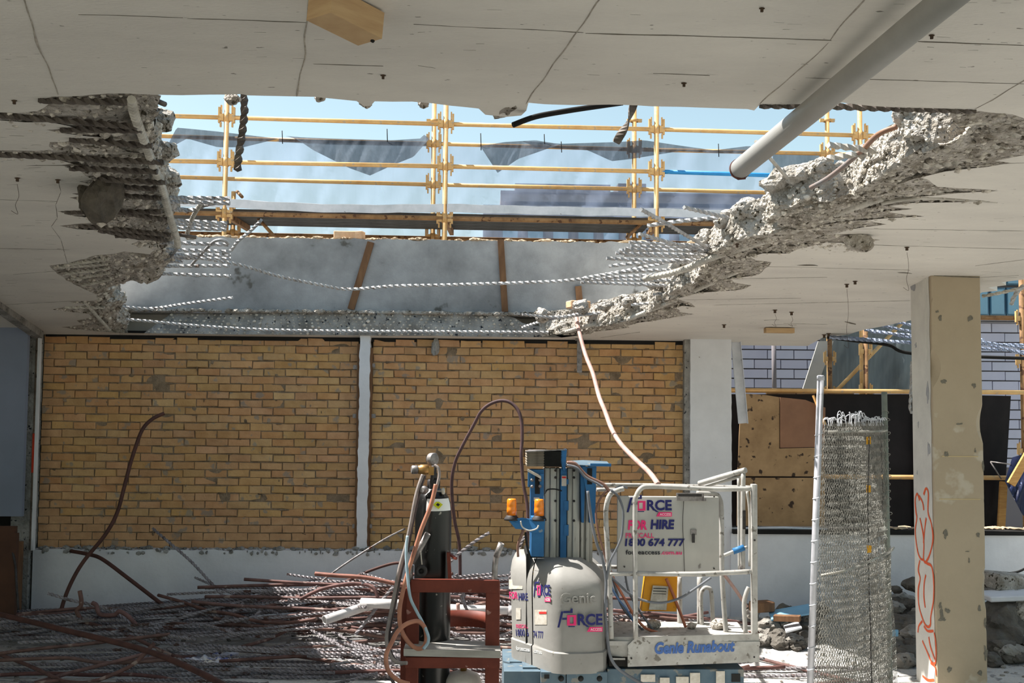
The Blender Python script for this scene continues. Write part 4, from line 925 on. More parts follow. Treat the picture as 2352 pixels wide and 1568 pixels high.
# ------------------------------------------------------------------ mobile mast lift
LY = 7.6
def P(px, py, dy=0.0): return at(px, py, LY+dy)
m_cover = M('grey_plastic_cover', (.60, .59, .57), (.53, .52, .50), 2.2, .6, bump=.001, spots=(.46, .44, .41), spot_scale=22, spot_t=.70)
m_alu = M('aluminium', (.74, .73, .70), (.60, .59, .57), 3, .45, .5, stretch=(6, 6, .6), spots=(.45, .43, .40), spot_scale=12, spot_t=.66)
m_rail = M('dusty_grey_paint', (.71, .70, .68), (.60, .585, .56), 9, .55, spots=(.44, .42, .39), spot_scale=22, spot_t=.62, bump=.001)
m_lblue = M('lift_blue_paint', (.20, .44, .64), (.16, .38, .57), 5, .5, spots=(.50, .56, .60), spot_scale=14, spot_t=.68)
m_dblue = M('dusty_blue_paint', (.37, .44, .48), (.28, .36, .42), 4, .7, spots=(.48, .48, .46), spot_scale=9, spot_t=.58)
m_black = M('black_rubber', (.10, .10, .10), (.14, .14, .13), 8, .7)
m_navy = M('navy_print', (.17, .18, .40)); m_pinkp = M('pink_print', (.90, .22, .46)); m_wprint = M('white_print', (.93, .93, .92)); m_label = M('label_white', (.82, .80, .76), (.70, .66, .60), 22); m_yel = M('label_yellow', (.96, .78, .10)); m_bprint = M('blue_print', (.26, .38, .62), (.32, .44, .66), 14)
m_dprint = M('dark_print', (.16, .16, .18)); m_redp = M('red_print', (.80, .20, .18))
lift = empty('mast_lift', (P(1450, 1500, .3).x, LY+.3, 0)); tag(lift, 'dusty grey and blue mobile mast lift with a railed basket and lettered sign board', 'lift')
def text(s, p0, p1, h, mat, par, name='lettering', ext=.0015, shear=0.0, off=.0, bold=0.0, nrm_off=.004):
    """letters on a plane: baseline from p0 to p1 (3-D), cap height h"""
    cu = bpy.data.curves.new(name, 'FONT'); cu.body = s; cu.size = 1.0; cu.extrude = 0; cu.shear = shear; cu.offset = bold; cu.resolution_u = 3
    tmp = bpy.data.objects.new(name, cu); C.objects.link(tmp)
    dg = bpy.context.evaluated_depsgraph_get(); me = bpy.data.meshes.new_from_object(tmp.evaluated_get(dg)); bpy.data.objects.remove(tmp)
    xs = [v.co.x for v in me.vertices]; ys = [v.co.y for v in me.vertices if True]
    x0, x1 = min(xs), max(xs); y0, y1 = min(ys), max(ys)
    p0, p1 = V(p0), V(p1); ax = (p1-p0); Lx = ax.length; ax.normalize(); up = V((0, 0, 1)); n_ = ax.cross(up).normalized(); up = n_.cross(ax)
    if n_.y > 0: n_ = -n_
    mb = MB(); vs = [p0 + ax*((v.co.x-x0)/(x1-x0)*Lx) + up*((v.co.y-(y0 if y0 > -.05 else 0))/(.70)*h) + n_*nrm_off for v in me.vertices]
    mb.add(vs, [list(f.vertices) for f in me.polygons]); bpy.data.meshes.remove(me)
    o = mb.build(name, mat, par); o.modifiers.new('s', 'SOLIDIFY').thickness = ext; return o
def lerp_face(A, B, zt, zb):
    """returns f(u, v) on a vertical face through A and B, v measured by height"""
    return lambda u, z: V((A.x+(B.x-A.x)*u, A.y+(B.y-A.y)*u, z))
# chassis and wheels
zc = P(1500, 1538).z
mb = MB(); a, b = P(1396, 1538, .0), P(1706, 1538, .05)
mb.b2((a.x, LY+.02, .14), (b.x, LY+.68, a.z)); mb.b2((P(1172, 1, 0).x, LY+.05, .16), (a.x+.02, LY+.74, P(1300, 1546).z))
mb.build('chassis', m_dblue, lift)
mb = MB(); zz = P(1200, 1528, .3).z
for x0_, x1_, dy, yt_ in ((1171, 1199, .30, 1519), (1201, 1240, .12, 1532), (1243, 1300, -.02, 1543), (1302, 1395, -.03, 1543)):
    fixn(mb.b2((P(x0_, 1500, dy).x, LY+dy, .2), (P(x1_, 1500, dy).x, LY+dy+.2, P(1200, yt_, dy).z)).build('front_panel', m_dblue, lift)); mb = MB()
for px, py, w, h, dy in ((1183, 1535, 9, 8, .30), (1210, 1540, 8, 7, .12), (1229, 1545, 8, 7, .12), (1256, 1553, 11, 9, -.02), (1690, 1556, 20, 18, .02)):
    p = P(px, py, dy); MB().box(p+V((0, -.002, 0)), (w/330, .008, h/330)).build('slot', m_black, lift)
for px in (1289, 1334, 1377): MB().lathe([(.0, .012), (.012, .012), (.02, .0), (.02, -.004)], P(px, 1558, -.03), (0, -1, 0), 12).build('bolt', m_black, lift)
for px in (1260, 1640):
    for dy in (.04, .62):
        p = P(px, 1500, dy); MB().lathe([(.02, -.045), (.11, -.045), (.125, -.03), (.125, .03), (.11, .045), (.02, .045)], (p.x, LY+dy, .125), (0, 1, 0), 24).build('wheel', m_black, lift)
# covers
lv = [(1543, 1), (1512, 1), (1497, 1), (1494, 0), (1489, 0), (1440, 0), (1390, 0), (1362, 0), (1345, 0), (1332, 0), (1322, 0), (1313, 0), (1306, 0), (1300, 0), (1296, 0)]
def lim(py):
    R_ = [(1295, 1327), (1300, 1337), (1312, 1354), (1328, 1372), (1345, 1385), (1362, 1388), (1490, 1391), (1545, 1391)]; L_ = [(1295, 1188), (1304, 1179), (1323, 1171), (1350, 1167), (1518, 1172), (1545, 1173)]; F_ = [(1295, .13), (1300, .08), (1306, .05), (1313, .02), (1322, -.005), (1332, -.025), (1350, -.045), (1545, -.05)]
    def g(T):
        for i in range(len(T)-1):
            if T[i+1][0] >= py: w = (py-T[i][0])/(T[i+1][0]-T[i][0]); return T[i][1]+(T[i+1][1]-T[i][1])*max(0, w)
        return T[-1][1]
    return g(L_), g(R_), g(F_)
def ring(py, out, side):
    l, r, f_ = lim(py); e = .012 if out else 0; z = at(1280, py, LY).z
    S_ = lambda px, dy: V((at(px, py, LY+dy).x, LY+dy, z))
    AL, AC = S_(l, .45), S_(1275, f_); n_ = V((AL.y-AC.y, AC.x-AL.x, 0)).normalized()*(-1); n_ = n_ if n_.y < 0 else -n_
    t_ = (1222-1168)/(1275-1168)*1.04; dA = (AC-AL); seam = AL+dA*t_; seamB = S_(1240, .80); E = n_*e
    if side == 'L':
        return [seam-dA*.012+E, AL+dA*.10+E, AL+dA*.02-n_*.012+E, AL-n_*.05+V((-e, 0, 0)), S_(l+5, .78), seamB+V((-.004, 0, 0))]
    return [seamB+V((.004, 0, 0)), S_(r+2, .78), S_(r+3, .30)+V((e, 0, 0)), S_(r-1, f_+.12)+V((e, -e*.3, 0)), S_(r-8, f_+.05)+V((e*.5, -e, 0)), S_(r-35, f_+.015)+V((0, -e, 0)), S_(1294, f_-.002)+V((0, -e, 0)), AC-dA*.04+V((.012, .0, 0))+E, AC-dA*.12+E, seam+dA*.012+E]
cov = {}
for side in ('L', 'R'):
    rg = [ring(py, o_, side) for py, o_ in lv]; n = len(rg[0]); vs = [p for r in rg for p in r]
    fs = [[i*n+k, i*n+(k+1) % n, (i+1)*n+(k+1) % n, (i+1)*n+k] for i in range(len(rg)-1) for k in range(n)]+[[(len(rg)-1)*n+k for k in range(n)], [k for k in range(n)][::-1]]
    o = fixn(MB().add(vs, fs, True).build('battery_cover', m_cover, lift)); o.modifiers.new('e', 'EDGE_SPLIT').split_angle = .7; cov[side] = o
MB().b2((P(1222, 1, .3).x-.01, LY+.25, P(1222, 1540).z), (P(1222, 1, .3).x+.012, LY+.7, P(1222, 1283).z)).build('seam', m_black, cov['R'])
# prints on the covers
l, r, f_ = lim(1400); A0 = ring(1400, 0, 'L'); A1 = ring(1400, 0, 'R')
fL = lambda px, py: None
def onA(px, py):
    """point on the left-hand face of the cover for a picture position"""
    q_ = ring(py, 1 if py > 1487 else 0, 'L'); a_, b_ = q_[1], q_[0]; n_ = V((b_-a_)).cross(V((0, 0, 1))); d = ray(px, py); return O0+d*((a_-O0).dot(n_)/d.dot(n_))
def printA(s, x0_, x1_, yb, h, mat, **k): return text(s, onA(x0_, yb), onA(x1_, yb+(x1_-x0_)*.02), h/325, mat, cov['L'], nrm_off=.002, ext=.0008, **k)
printA('FOR', 1171, 1190, 1375, 16, m_pinkp, bold=.02); printA('HIRE', 1192, 1213, 1378, 16, m_navy, bold=.02)
printA('FREECALL', 1186, 1213, 1442, 9, m_pinkp); printA('1800 6', 1186, 1215, 1460, 15, m_navy, bold=.01)
text('74 777', onA(1226, 1464), onA(1249, 1466), 15/325, m_navy, cov['R'], nrm_off=.002, bold=.01)
text('forceaccess', onA(1186, 1492), onA(1217, 1496), 9/325, m_wprint, cov['L'], nrm_off=.002); text('.com.au', onA(1226, 1498), onA(1245, 1502), 9/325, m_wprint, cov['R'], nrm_off=.002)
def logo(p0, p1, h, par, off=.004, sc=1.0):
    """the FORCE ACCESS mark: baseline p0-p1, letter height h"""
    p0, p1 = V(p0), V(p1); ax = (p1-p0); w = ax.length; ax.normalize(); up = V((0, 0, 1))
    n_ = ax.cross(up).normalized(); n_ = n_ if n_.y < 0 else -n_
    q = lambda u, v: p0+ax*(w*u)+up*(h*v)+n_*off
    def bar(pts, m): 
        mb = MB().prism([q(*t) for t in pts], n_*.0015); fixn(mb.build('logo_shape', m, par))
    bar([(0, -.15), (.045, -.15), (.13, 1.15), (.08, 1.15)], m_navy); bar([(.13, 1.02), (.27, 1.02), (.27, 1.18), (.135, 1.18)], m_navy); bar([(.10, .48), (.2, .48), (.2, .62), (.11, .62)], m_navy)
    bar([(.27, 1.02), (.33, 1.02), (.33, 1.38), (.29, 1.38)], m_navy)
    for pts in ([(.21, 0), (.27, 0), (.27, .85), (.21, .85)], [(.35, 0), (.41, 0), (.41, .85), (.35, .85)], [(.27, .70), (.35, .70), (.35, .85), (.27, .85)], [(.27, 0), (.35, 0), (.35, .15), (.27, .15)]): bar(pts, m_pinkp)
    bar([(.24, -.12), (.38, -.12), (.38, -.05), (.24, -.05)], m_navy)
    text('RCE', q(.44, 0), q(.98, 0), h*.86, m_navy, par, bold=.035, nrm_off=.0)
    bar([(.56, .1), (.62, .1), (.70, -.13), (.64, -.13)], m_navy)
    bar([(.64, -.52), (.98, -.52), (.98, -.14), (.70, -.14)], m_pinkp)
    text('ACCESS', q(.72, -.44), q(.96, -.44), h*.22, m_wprint, par, nrm_off=.003)
logo(onA(1226, 1366), onA(1266, 1368), 26/325, cov['R'], .002)
fB = lambda px, py: P(px, py, lim(py)[2]-.004)
pB = lambda px, py: P(px, py, -.045)
text('Genie', pB(1288, 1386), pB(1370, 1385), 23/325, m_cover, cov['R'], ext=.012, bold=.01, nrm_off=.006)
logo(pB(1280, 1436), pB(1386, 1435), 27/325, cov['R'], .005)
def lab(px0, py0, px1, py1, mat, fn, par, dark=None):
    a, b, c_, d_ = fn(px0, py1), fn(px1, py1), fn(px1, py0), fn(px0, py0); off = V((-.2, -1, 0)).normalized()*.002
    o = fixn(MB().prism([a+off, b+off, c_+off, d_+off], V((0, -.0015, 0))).build('sticker', mat, par)); return o
for q in ((1200, 1296, 1211, 1343), (1169, 1330, 1200, 1352), (1185, 1396, 1196, 1422)): lab(*q, m_label, onA, cov['L'])
lab(1228, 1400, 1256, 1434, m_label, onA, cov['R']); s_ = lab(1238, 1404, 1255, 1409, m_redp, onA, cov['R']); s_.location += V((0, -.003, 0))
s_ = lab(1224, 1306, 1238, 1319, m_yel, onA, cov['R']); text('N1514', onA(1225, 1317), onA(1237, 1317.5), 8/325, m_dprint, cov['R'], nrm_off=.005)
lab(1200, 1298, 1211, 1304, M('label_green', (.2, .55, .5)), lambda a_, b_: onA(a_, b_)+V((0, -.002, 0)), cov['L'])
# mast: aluminium extrusions with blue inserts
def pbox(px0, py0, px1, py1, dy, dep, name, mat, par, bev=0.0):
    a, b = P(px0, py0, dy), P(px1, py1, dy)
    mb = MB()
    if bev: mb.rbox(((a.x+b.x)/2, LY+dy+dep/2, (a.z+b.z)/2), (b.x-a.x, dep, a.z-b.z), bev)
    else: mb.b2((a.x, LY+dy, b.z), (b.x, LY+dy+dep, a.z))
    return mb.build(name, mat, par)
mast = pbox(1250, 1076, 1360, 1420, .42, .16, 'mast', m_alu, lift)
for x0_, x1_, dy in ((1251, 1262, .37), (1264, 1276, .35), (1278, 1284, .38), (1303, 1314, .37), (1316, 1330, .35), (1334, 1340, .38), (1346, 1352, .38)): pbox(x0_, 1074, x1_, 1420, dy, .08, 'mast_rib', m_alu, mast, .006)
pbox(1288, 1076, 1300, 1400, .34, .08, 'mast_insert', m_lblue, mast); pbox(1354, 1070, 1364, 1200, .36, .1, 'mast_insert', m_lblue, mast)
for px in (1276, 1318): 
    for py in (1080, 1096, 1150, 1195): MB().lathe([(.009, 0), (.009, .012), (.0, .014)], P(px, py, .35), (0, -1, 0), 10).build('bolt', m_steel_dk, mast)
for y0_, y1_ in ((1100, 1112), (1150, 1172), (1205, 1230)): pbox(1296, y0_, 1306, y1_, .335, .03, 'mast_clip', m_lblue, mast)
pbox(1290, 1092, 1301, 1116, .33, .006, 'sticker', m_label, mast); pbox(1291, 1094, 1300, 1098, .327, .004, 'sticker', m_redp, mast)
ch = pbox(1219, 1078, 1248, 1278, .32, .10, 'front_channel', m_lblue, lift)
pbox(1213, 1078, 1222, 1118, .31, .05, 'channel_wing', m_lblue, ch); pbox(1240, 1088, 1249, 1118, .30, .05, 'channel_wing', m_lblue, ch)
pbox(1229, 1090, 1240, 1134, .316, .01, 'slot', m_black, ch); pbox(1226, 1142, 1239, 1150, .314, .008, 'sticker', m_label, ch)
mb = MB(); mb.add([P(1211, 1076, .28), P(1243, 1094, .26), P(1243, 1100, .26), P(1211, 1082, .28), P(1211, 1076, .40), P(1243, 1088, .40), P(1243, 1094, .4), P(1211, 1082, .4)], [(0, 1, 2, 3), (4, 7, 6, 5), (0, 4, 5, 1), (2, 6, 7, 3), (0, 3, 7, 4), (1, 5, 6, 2)]); fixn(mb.build('top_hinge', m_label, ch))
for px, py in ((1222, 1102), (1240, 1102), (1222, 1117), (1240, 1116), (1245, 1250)): MB().lathe([(.012, 0), (.012, .014), (.006, .02)], P(px, py, .30), (0, -1, 0), 10).build('bolt', m_steel, ch)
# folded bellows on top: a stack of thin leaves
bel = pbox(1250, 1036, 1291, 1072, .30, .22, 'bellows', m_black, lift)
m_leaf = M('dusty_rubber', (.68, .64, .57), (.50, .46, .41), 9, .8)
for i in range(12):
    py = 1037+i*2.9; pbox(1209+(i % 2), py, 1250-(i % 2), py+1.7, .29+.004*(i % 2), .22, 'bellows_fold', m_leaf, bel); pbox(1250, py, 1290-(i % 2), py+1.2, .292, .2, 'bellows_fold', m_black, bel)
pbox(1211, 1038, 1250, 1071, .30, .2, 'bellows_core', m_black, bel)
mb = MB(); mb.add([P(1206, 1036, .26), P(1253, 1033, .26), P(1300, 1031, .30), P(1302, 1033, .55), P(1215, 1032, .55)], [(0, 1, 2, 3, 4)]); o = mb.build('top_plate', m_steel, lift); o.modifiers.new('s', 'SOLIDIFY').thickness = .008
mb = MB().prism([P(1289, 1034, .30), P(1302, 1032, .30), P(1299, 1078, .30), P(1295, 1084, .30), P(1288, 1062, .30)], (0, .12, 0)); fixn(mb.build('end_plate', m_lblue, lift))
# right-hand bracket and top plate
mb = MB(); pts = [P(1301, 1059, .22), P(1340, 1053, .22), P(1356, 1071, .22)]
def quadplate(pts, th, name, mat, par=lift):
    n_ = (V(pts[1])-V(pts[0])).cross(V(pts[2])-V(pts[0])).normalized()*th; return fixn(MB().prism(pts, n_).build(name, mat, par))
quadplate([P(1300, 1065, .15), P(1358, 1070, .15), P(1404, 1071, .15), P(1394, 1059, .60), P(1340, 1056, .60), P(1306, 1058, .6)], .012, 'top_plate', m_dblue)
pbox(1356, 1064, 1404, 1071, .145, .012, 'plate_lip', m_lblue, lift)
br_ = fixn(MB().prism([P(1337, 1071, .2), P(1370, 1071, .2), P(1367, 1203, .2), P(1358, 1200, .2)], (0, .02, 0)).build('side_bracket', m_lblue, lift))
fixn(MB().prism([P(1334, 1068, .28), P(1345, 1068, .28), P(1341, 1200, .28), P(1336, 1200, .28)], (0, .1, 0)).build('side_bracket', m_lblue, lift))
pbox(1349, 1075, 1360, 1112, .195, .008, 'slot', m_black, br_)
# beacons
m_amber = M('amber_lens', (.95, .55, .12), (.88, .46, .08), 12, .25, spec=.6)
arm = fixn(MB().prism([P(1167, 1194, .12), P(1200, 1189, .12), P(1215, 1192, .14), P(1252, 1192, .12), P(1250, 1222, .12), P(1222, 1224, .12), P(1208, 1216, .12), P(1184, 1214, .12)], (0, .03, 0)).build('beacon_arm', m_lblue, lift))
pbox(1221, 1188, 1249, 1278, .16, .14, 'arm_riser', m_lblue, arm)
for px, py in ((1175, 1144), (1238, 1145)):
    p = P(px, py+50, .16); rr = 11.5/330
    bs = MB().lathe([(rr*1.55, 0), (rr*1.5, .012), (rr*1.1, .03), (rr*1.0, .035)], p, seg=20).build('beacon_base', m_steel_dk, arm)
    MB().lathe([(rr, .035), (rr*1.02, .08), (rr*.97, .085), (rr*.97, .10), (rr, .105), (rr*.94, .142), (rr*.80, .15), (0, .152)], p, seg=20).build('beacon_lens', m_amber, bs)
# cables on the lift
m_cab_b = M('brown_cable', (.58, .44, .38), (.46, .35, .31), 8, .6); m_cab_g = M('grey_cable', (.44, .45, .47), (.36, .37, .39), 8, .6); m_cab_o = M('orange_cable', (.72, .44, .32), (.60, .36, .28), 8, .6)
def cable(pts, dys, r, mat, par=lift, name='cable'):
    n = len(pts); return MB().tube(curve([P(p[0], p[1], dys[0]+(dys[1]-dys[0])*i/(n-1)) for i, p in enumerate(pts)], 6), r, 7).build(name, mat, par)
cable([(1302,1062),(1320,1064),(1332,1076),(1350,1094),(1383,1110),(1395,1122),(1404,1135)], (.12, .10), .012, m_cab_b)
cable([(1302,1068),(1325,1074),(1345,1096),(1372,1110),(1385,1118)], (.1, .05), .009, m_cab_g)
cable([(1252,1132),(1258,1124),(1275,1123),(1290,1127)], (.25, .3), .005, m_black)
cable([(1405,1128),(1425,1117),(1440,1120)], (.1, .2), .009, m_cab_g)
cable([(1350,1127),(1358,1190),(1370,1245),(1382,1280),(1392,1330),(1390,1400),(1394,1450),(1400,1500),(1415,1530),(1445,1553),(1480,1572)], (.05, -.08), .011, m_cab_g)
cable([(1403,1125),(1420,1140),(1431,1170),(1431,1205),(1427,1235),(1415,1262),(1400,1292),(1394,1330)], (-.02, 0), .009, m_cab_g)
cable([(1397,1125),(1383,1138),(1372,1160),(1369,1185),(1376,1230),(1388,1270),(1397,1310)], (.12, .12), .008, m_cab_b)
cable([(1401,1322),(1425,1345),(1448,1364),(1480,1379),(1520,1384),(1560,1374),(1590,1356),(1633,1326)], (.1, .1), .009, m_cab_g)
cable([(1395,1290),(1410,1330),(1432,1370),(1455,1410),(1480,1440),(1510,1452)], (.2, .35), .010, m_cab_o)
cable([(1388,1270),(1405,1320),(1425,1385),(1450,1420),(1478,1448)], (.25, .4), .009, m_cab_g); cable([(1400,1340),(1420,1375),(1440,1400),(1462,1440)], (.15, .3), .008, M('blue_cable', (.35, .45, .6)))
cable([(1530,1328),(1545,1362),(1560,1400),(1575,1440)], (.4, .4), .011, m_cab_o); cable([(1436,1318),(1445,1360),(1470,1405),(1500,1446)], (.3, .4), .008, m_cab_g)
cable([(1190,1278),(1190,1250),(1200,1222),(1208,1205)], (.2, .15), .009, m_cab_b); cable([(1217,1278),(1210,1250),(1207,1222)], (.14, .14), .008, m_black)
cable([(1196,1196),(1200,1210),(1215,1218),(1232,1214),(1237,1206)], (.1, .1), .005, m_label)
# basket
bk = []
deck = MB(); a, b = P(1399, 1462, .02), P(1742, 1456, .06)
deck.b2((a.x, LY+.02, a.z-.06), (b.x, LY+.70, a.z-.03)); dk = deck.build('basket_floor', m_rail, lift)
tb = fixn(MB().prism([P(1462, 1462, 0), P(1743, 1455, .03), P(1745, 1520, .03), P(1442, 1531, 0), P(1442, 1482, 0)], (0, .02, 0)).build('toeboard', m_rail, lift))
text('Genie Runabout', P(1504, 1500, .004), P(1688, 1494, .022), 24/330, m_bprint, tb, shear=.2, bold=.045)
for px, py in ((1450, 1511), (1732, 1508), (1733, 1240)): MB().lathe([(.007, 0), (.007, .006)], P(px, py, 0), (0, -1, 0), 10).build('bolt', m_steel_dk, tb)
fixn(MB().prism([P(1399, 1463, .06), P(1460, 1462, .02), P(1442, 1482, .02), P(1442, 1508, .02), P(1399, 1508, .06)], (0, .02, 0)).build('end_step', m_rail, lift))
pbox(1399, 1508, 1440, 1530, .03, .3, 'step_well', m_dark, lift); pbox(1404, 1511, 1436, 1515, .02, .02, 'step_edge', m_rail, lift)
pbox(1398, 1436, 1735, 1446, .68, .02, 'toeboard', m_rail, lift)
def rail(pts, dys, r, name='rail', mat=None, k=5):
    n = len(pts); return MB().tube(curve([P(p[0], p[1], dys[0]+(dys[1]-dys[0])*i/(n-1)) for i, p in enumerate(pts)], k), r, 10).build(name, mat or m_rail, lift)
rail([(1460,1466),(1459,1300),(1459,1160),(1462,1138),(1472,1122),(1490,1117),(1560,1119),(1640,1123),(1727,1122)], (0, .02), .0175)
rail([(1404,1466),(1399,1320),(1392,1200),(1393,1160),(1402,1135),(1418,1126),(1432,1122)], (.04, .1), .0185)
rail([(1401,1318),(1440,1317),(1460,1317)], (.04, .01), .016); rail([(1460,1316),(1590,1318),(1727,1312)], (0, .02), .017)
rail([(1368,1113),(1500,1114),(1620,1117),(1727,1119)], (.62, .66), .015); rail([(1370,1124),(1430,1124)], (.6, .6), .015); rail([(1368,1300),(1420,1302)], (.6, .6), .015)
rail([(1600,1132),(1640,1134),(1652,1144),(1657,1175),(1658,1300),(1662,1380),(1668,1458)], (.35, .35), .018)
rail([(1606,1110),(1660,1094),(1713,1079)], (.4, .1), .020); rail([(1622,1116),(1670,1102),(1706,1093)], (.4, .12), .012)
rail([(1707,1085),(1706,1200),(1706,1305)], (.12, .12), .017); rail([(1696,1098),(1697,1200),(1698,1310)], (.14, .14), .010); rail([(1716,1128),(1722,1180),(1722,1300)], (.05, .05), .010)
rail([(1560,1325),(1562,1445)], (.66, .66), .020); rail([(1607,1325),(1607,1442)], (.66, .66), .020); rail([(1612,1436),(1610,1370),(1616,1352),(1626,1350),(1634,1362),(1638,1438)], (.6, .6), .016)
rail([(1713,1455),(1709,1390),(1714,1362),(1720,1348)], (.1, .1), .016); rail([(1398,1438),(1450,1437),(1540,1436),(1655,1438)], (.64, .64), .015)
rail([(1663,1275),(1690,1264),(1716,1256)], (.1, .1), .012); MB().tube([P(1684, 1266, .1), P(1709, 1257, .1)], .022, 10).build('tape', m_lblue, lift)
rail([(1664,1320),(1690,1355),(1716,1394)], (.3, .2), .012, 'strap', m_pink)
cp = pbox(1727, 1112, 1741, 1456, .0, .05, 'corner_post', m_rail, lift, .004)
pbox(1706, 1172, 1713, 1215, .10, .02, 'latch', m_steel_dk, lift); pbox(1699, 1300, 1706, 1308, .10, .02, 'latch', m_steel, lift)
# sign board, with its lettering
sb = MB().rbox((P(1536, 1, .30).x, LY+.31, (P(1, 1129, .30).z+P(1, 1316, .30).z)/2), (P(1650, 1, .30).x-P(1422, 1, .30).x, .02, P(1, 1129, .30).z-P(1, 1316, .30).z), .008).build('sign_board', M('sign_board_grey', (.72, .71, .68), (.64, .63, .61), 1.8, .55, spots=(.42, .40, .38), spot_scale=7, spot_t=.74, stretch=(1, 1, .5)), lift)
T = lambda px, py: P(px, py, .298)
logo(T(1439, 1172), T(1545, 1172), 26/320, sb)
text('FOR', T(1442, 1215), T(1486, 1215), 20/320, m_pinkp, sb, bold=.045, shear=.1); text('HIRE', T(1494, 1215), T(1549, 1215), 20/320, m_navy, sb, bold=.045, shear=.1)
text('FREECALL', T(1437, 1235), T(1502, 1235), 11/320, m_pinkp, sb, bold=.01); text('1800 674 777', T(1435, 1253), T(1573, 1253), 16/320, m_navy, sb, bold=.035, shear=.1)
text('forceaccess', T(1437, 1273), T(1516, 1273), 10/320, m_dprint, sb, bold=.015); text('.com.au', T(1518, 1273), T(1566, 1273), 9/320, m_pinkp, sb, bold=.015)
hs = pbox(1554, 1132, 1617, 1150, .285, .012, 'handle_frame', m_steel, sb); pbox(1558, 1134, 1612, 1140, .282, .006, 'handle_slot', m_steel_dk, hs); pbox(1616, 1144, 1622, 1150, .28, .02, 'latch_stub', m_steel, sb)
lt = pbox(1587, 1216, 1600, 1228, .288, .014, 'latch', m_steel, sb); pbox(1590, 1226, 1596, 1246, .280, .012, 'latch_tongue', m_steel_dk, lt)
mb = MB().tube(curve([T(1570, 1150)+V((0, -.006, 0)), T(1568, 1200)+V((0, -.006, 0)), T(1570, 1260)+V((0, -.006, 0)), T(1572, 1312)+V((0, -.006, 0))], 4), .002, 4); mb.build('scratch', m_steel_dk, sb)
for px, py in ((1434, 1301), (1640, 1305), (1640, 1140)): MB().lathe([(.006, 0), (.006, .006)], T(px, py), (0, -1, 0), 8).build('bolt', m_steel_dk, sb)
# yellow manual box
yb = fixn(MB().prism([P(1483, 1324, .45), P(1556, 1324, .45), P(1554, 1404, .40), P(1474, 1403, .40)], (0, .10, 0)).build('manual_box', M('orange_yellow_plastic', (.93, .65, .15), (.86, .56, .10), 3, .5, spots=(.6, .4, .15), spot_scale=14, spot_t=.7), lift))
fixn(MB().prism([P(1499, 1344, .43), P(1535, 1346, .43), P(1530, 1400, .395), P(1490, 1399, .395)], (0, -.012, 0)).build('sticker', m_label, yb))
for i in range(8): fixn(MB().prism([P(1501-i*.9, 1350+i*6, .41), P(1531-i*.8, 1351+i*6, .41), P(1531-i*.8, 1352.5+i*6, .41), P(1501-i*.9, 1351.5+i*6, .41)], (0, -.004, 0)).build('printed_line', m_dprint, yb))
for q in ((1472, 1549, 1505, 1566), (1516, 1556, 1538, 1572), (1553, 1554, 1582, 1570), (1585, 1545, 1608, 1570), (1645, 1541, 1665, 1572)): pbox(*q, .005, .01, 'sticker', m_label, lift)
# lump of dirt on the basket floor
for i, (px, py, r) in enumerate(((1502, 1430, .055), (1652, 1438, .07), (1590, 1440, .04))):
    p = P(px, py+6, .45); o = MB().rock((p.x, LY+.45, dk.location.z+lift.location.z+.03+r*.5), r, 60+i, 2).build('rubble_lump', m_broken); tag(o, ('pale concrete lump on the basket floor below the yellow box', 'pale concrete lump on the basket floor at its right end', 'small concrete lump on the basket floor at mid length')[i], 'rubble', 'lumps on the basket floor')
# ------------------------------------------------------------------ gas cylinder on a red trolley
TY = 6.55
def Q(px, py, dy=0.0): return at(px, py, TY+dy)
sc_ = 2500/TY
m_redt = M('red_oxide_paint', (.47, .22, .16), (.36, .16, .12), 5, .55, spots=(.62, .46, .42), spot_scale=16, spot_t=.70)
m_cyl = M('black_cylinder_paint', (.05, .05, .05), (.09, .09, .085), 6, .3, spots=(.62, .60, .56), spot_scale=24, spot_t=.685, spec=.5)
m_brass = M('brass', (.72, .56, .34), (.58, .44, .26), 9, .4, .7)
cx = Q(995, 1200, .15).x; rc = 42.5/sc_
zsh = Q(995, 1180, .15).z; z0 = .12
cyl = empty('gas_cylinder', (cx, TY+.15, z0)); tag(cyl, 'tall black gas cylinder with brass regulator standing in the red trolley', 'gas cylinder')
pr = [(rc*.9, 0), (rc, .02), (rc, zsh-z0), (rc*.985, zsh-z0+.035), (rc*.93, zsh-z0+.07), (rc*.82, zsh-z0+.105), (rc*.66, zsh-z0+.13), (rc*.46, zsh-z0+.148), (rc*.34, zsh-z0+.158), (rc*.30, zsh-z0+.165)]
bd = MB().lathe(pr, (cx, TY+.15, z0), seg=36).build('body', m_cyl, cyl)
zt_ = zsh+.165
MB().lathe([(rc*.36, 0), (rc*.36, .05), (rc*.30, .06)], (cx, TY+.15, zt_-.015), seg=18).build('neck_ring', m_steel_dk, cyl)
# collar label with a yellow diamond, wrapped on the shoulder
n = 20; vs = []
for i in range(n+1):
    an = -PI/2-.25+1.55*i/n-.1
    for rr, zz in ((rc*1.002, zsh-z0+.028), (rc*.955, zsh-z0+.066), (rc*.86, zsh-z0+.10)):
        vs.append(V((cx+math.cos(an)*(rr+.003), TY+.15+math.sin(an)*(rr+.003), z0+zz)))
lb_ = MB().add(vs, [[3*i+k, 3*i+3+k, 3*i+4+k, 3*i+1+k] for i in range(n) for k in (0, 1)], True).build('shoulder_label', m_wprint, cyl)
an = -PI/2+.28; c0 = V((cx+math.cos(an)*(rc*.955+.008), TY+.15+math.sin(an)*(rc*.955+.008), zsh+.066)); tx = V((-math.sin(an), math.cos(an), 0)); upv = V((-math.cos(an)*.6, -math.sin(an)*.6, .8))
MB().prism([c0-tx*.03, c0-upv*.03, c0+tx*.03, c0+upv*.03], V((math.cos(an), math.sin(an), .4))*.002).build('diamond_mark', M('diamond_yellow', (.86, .86, .18)), lb_)
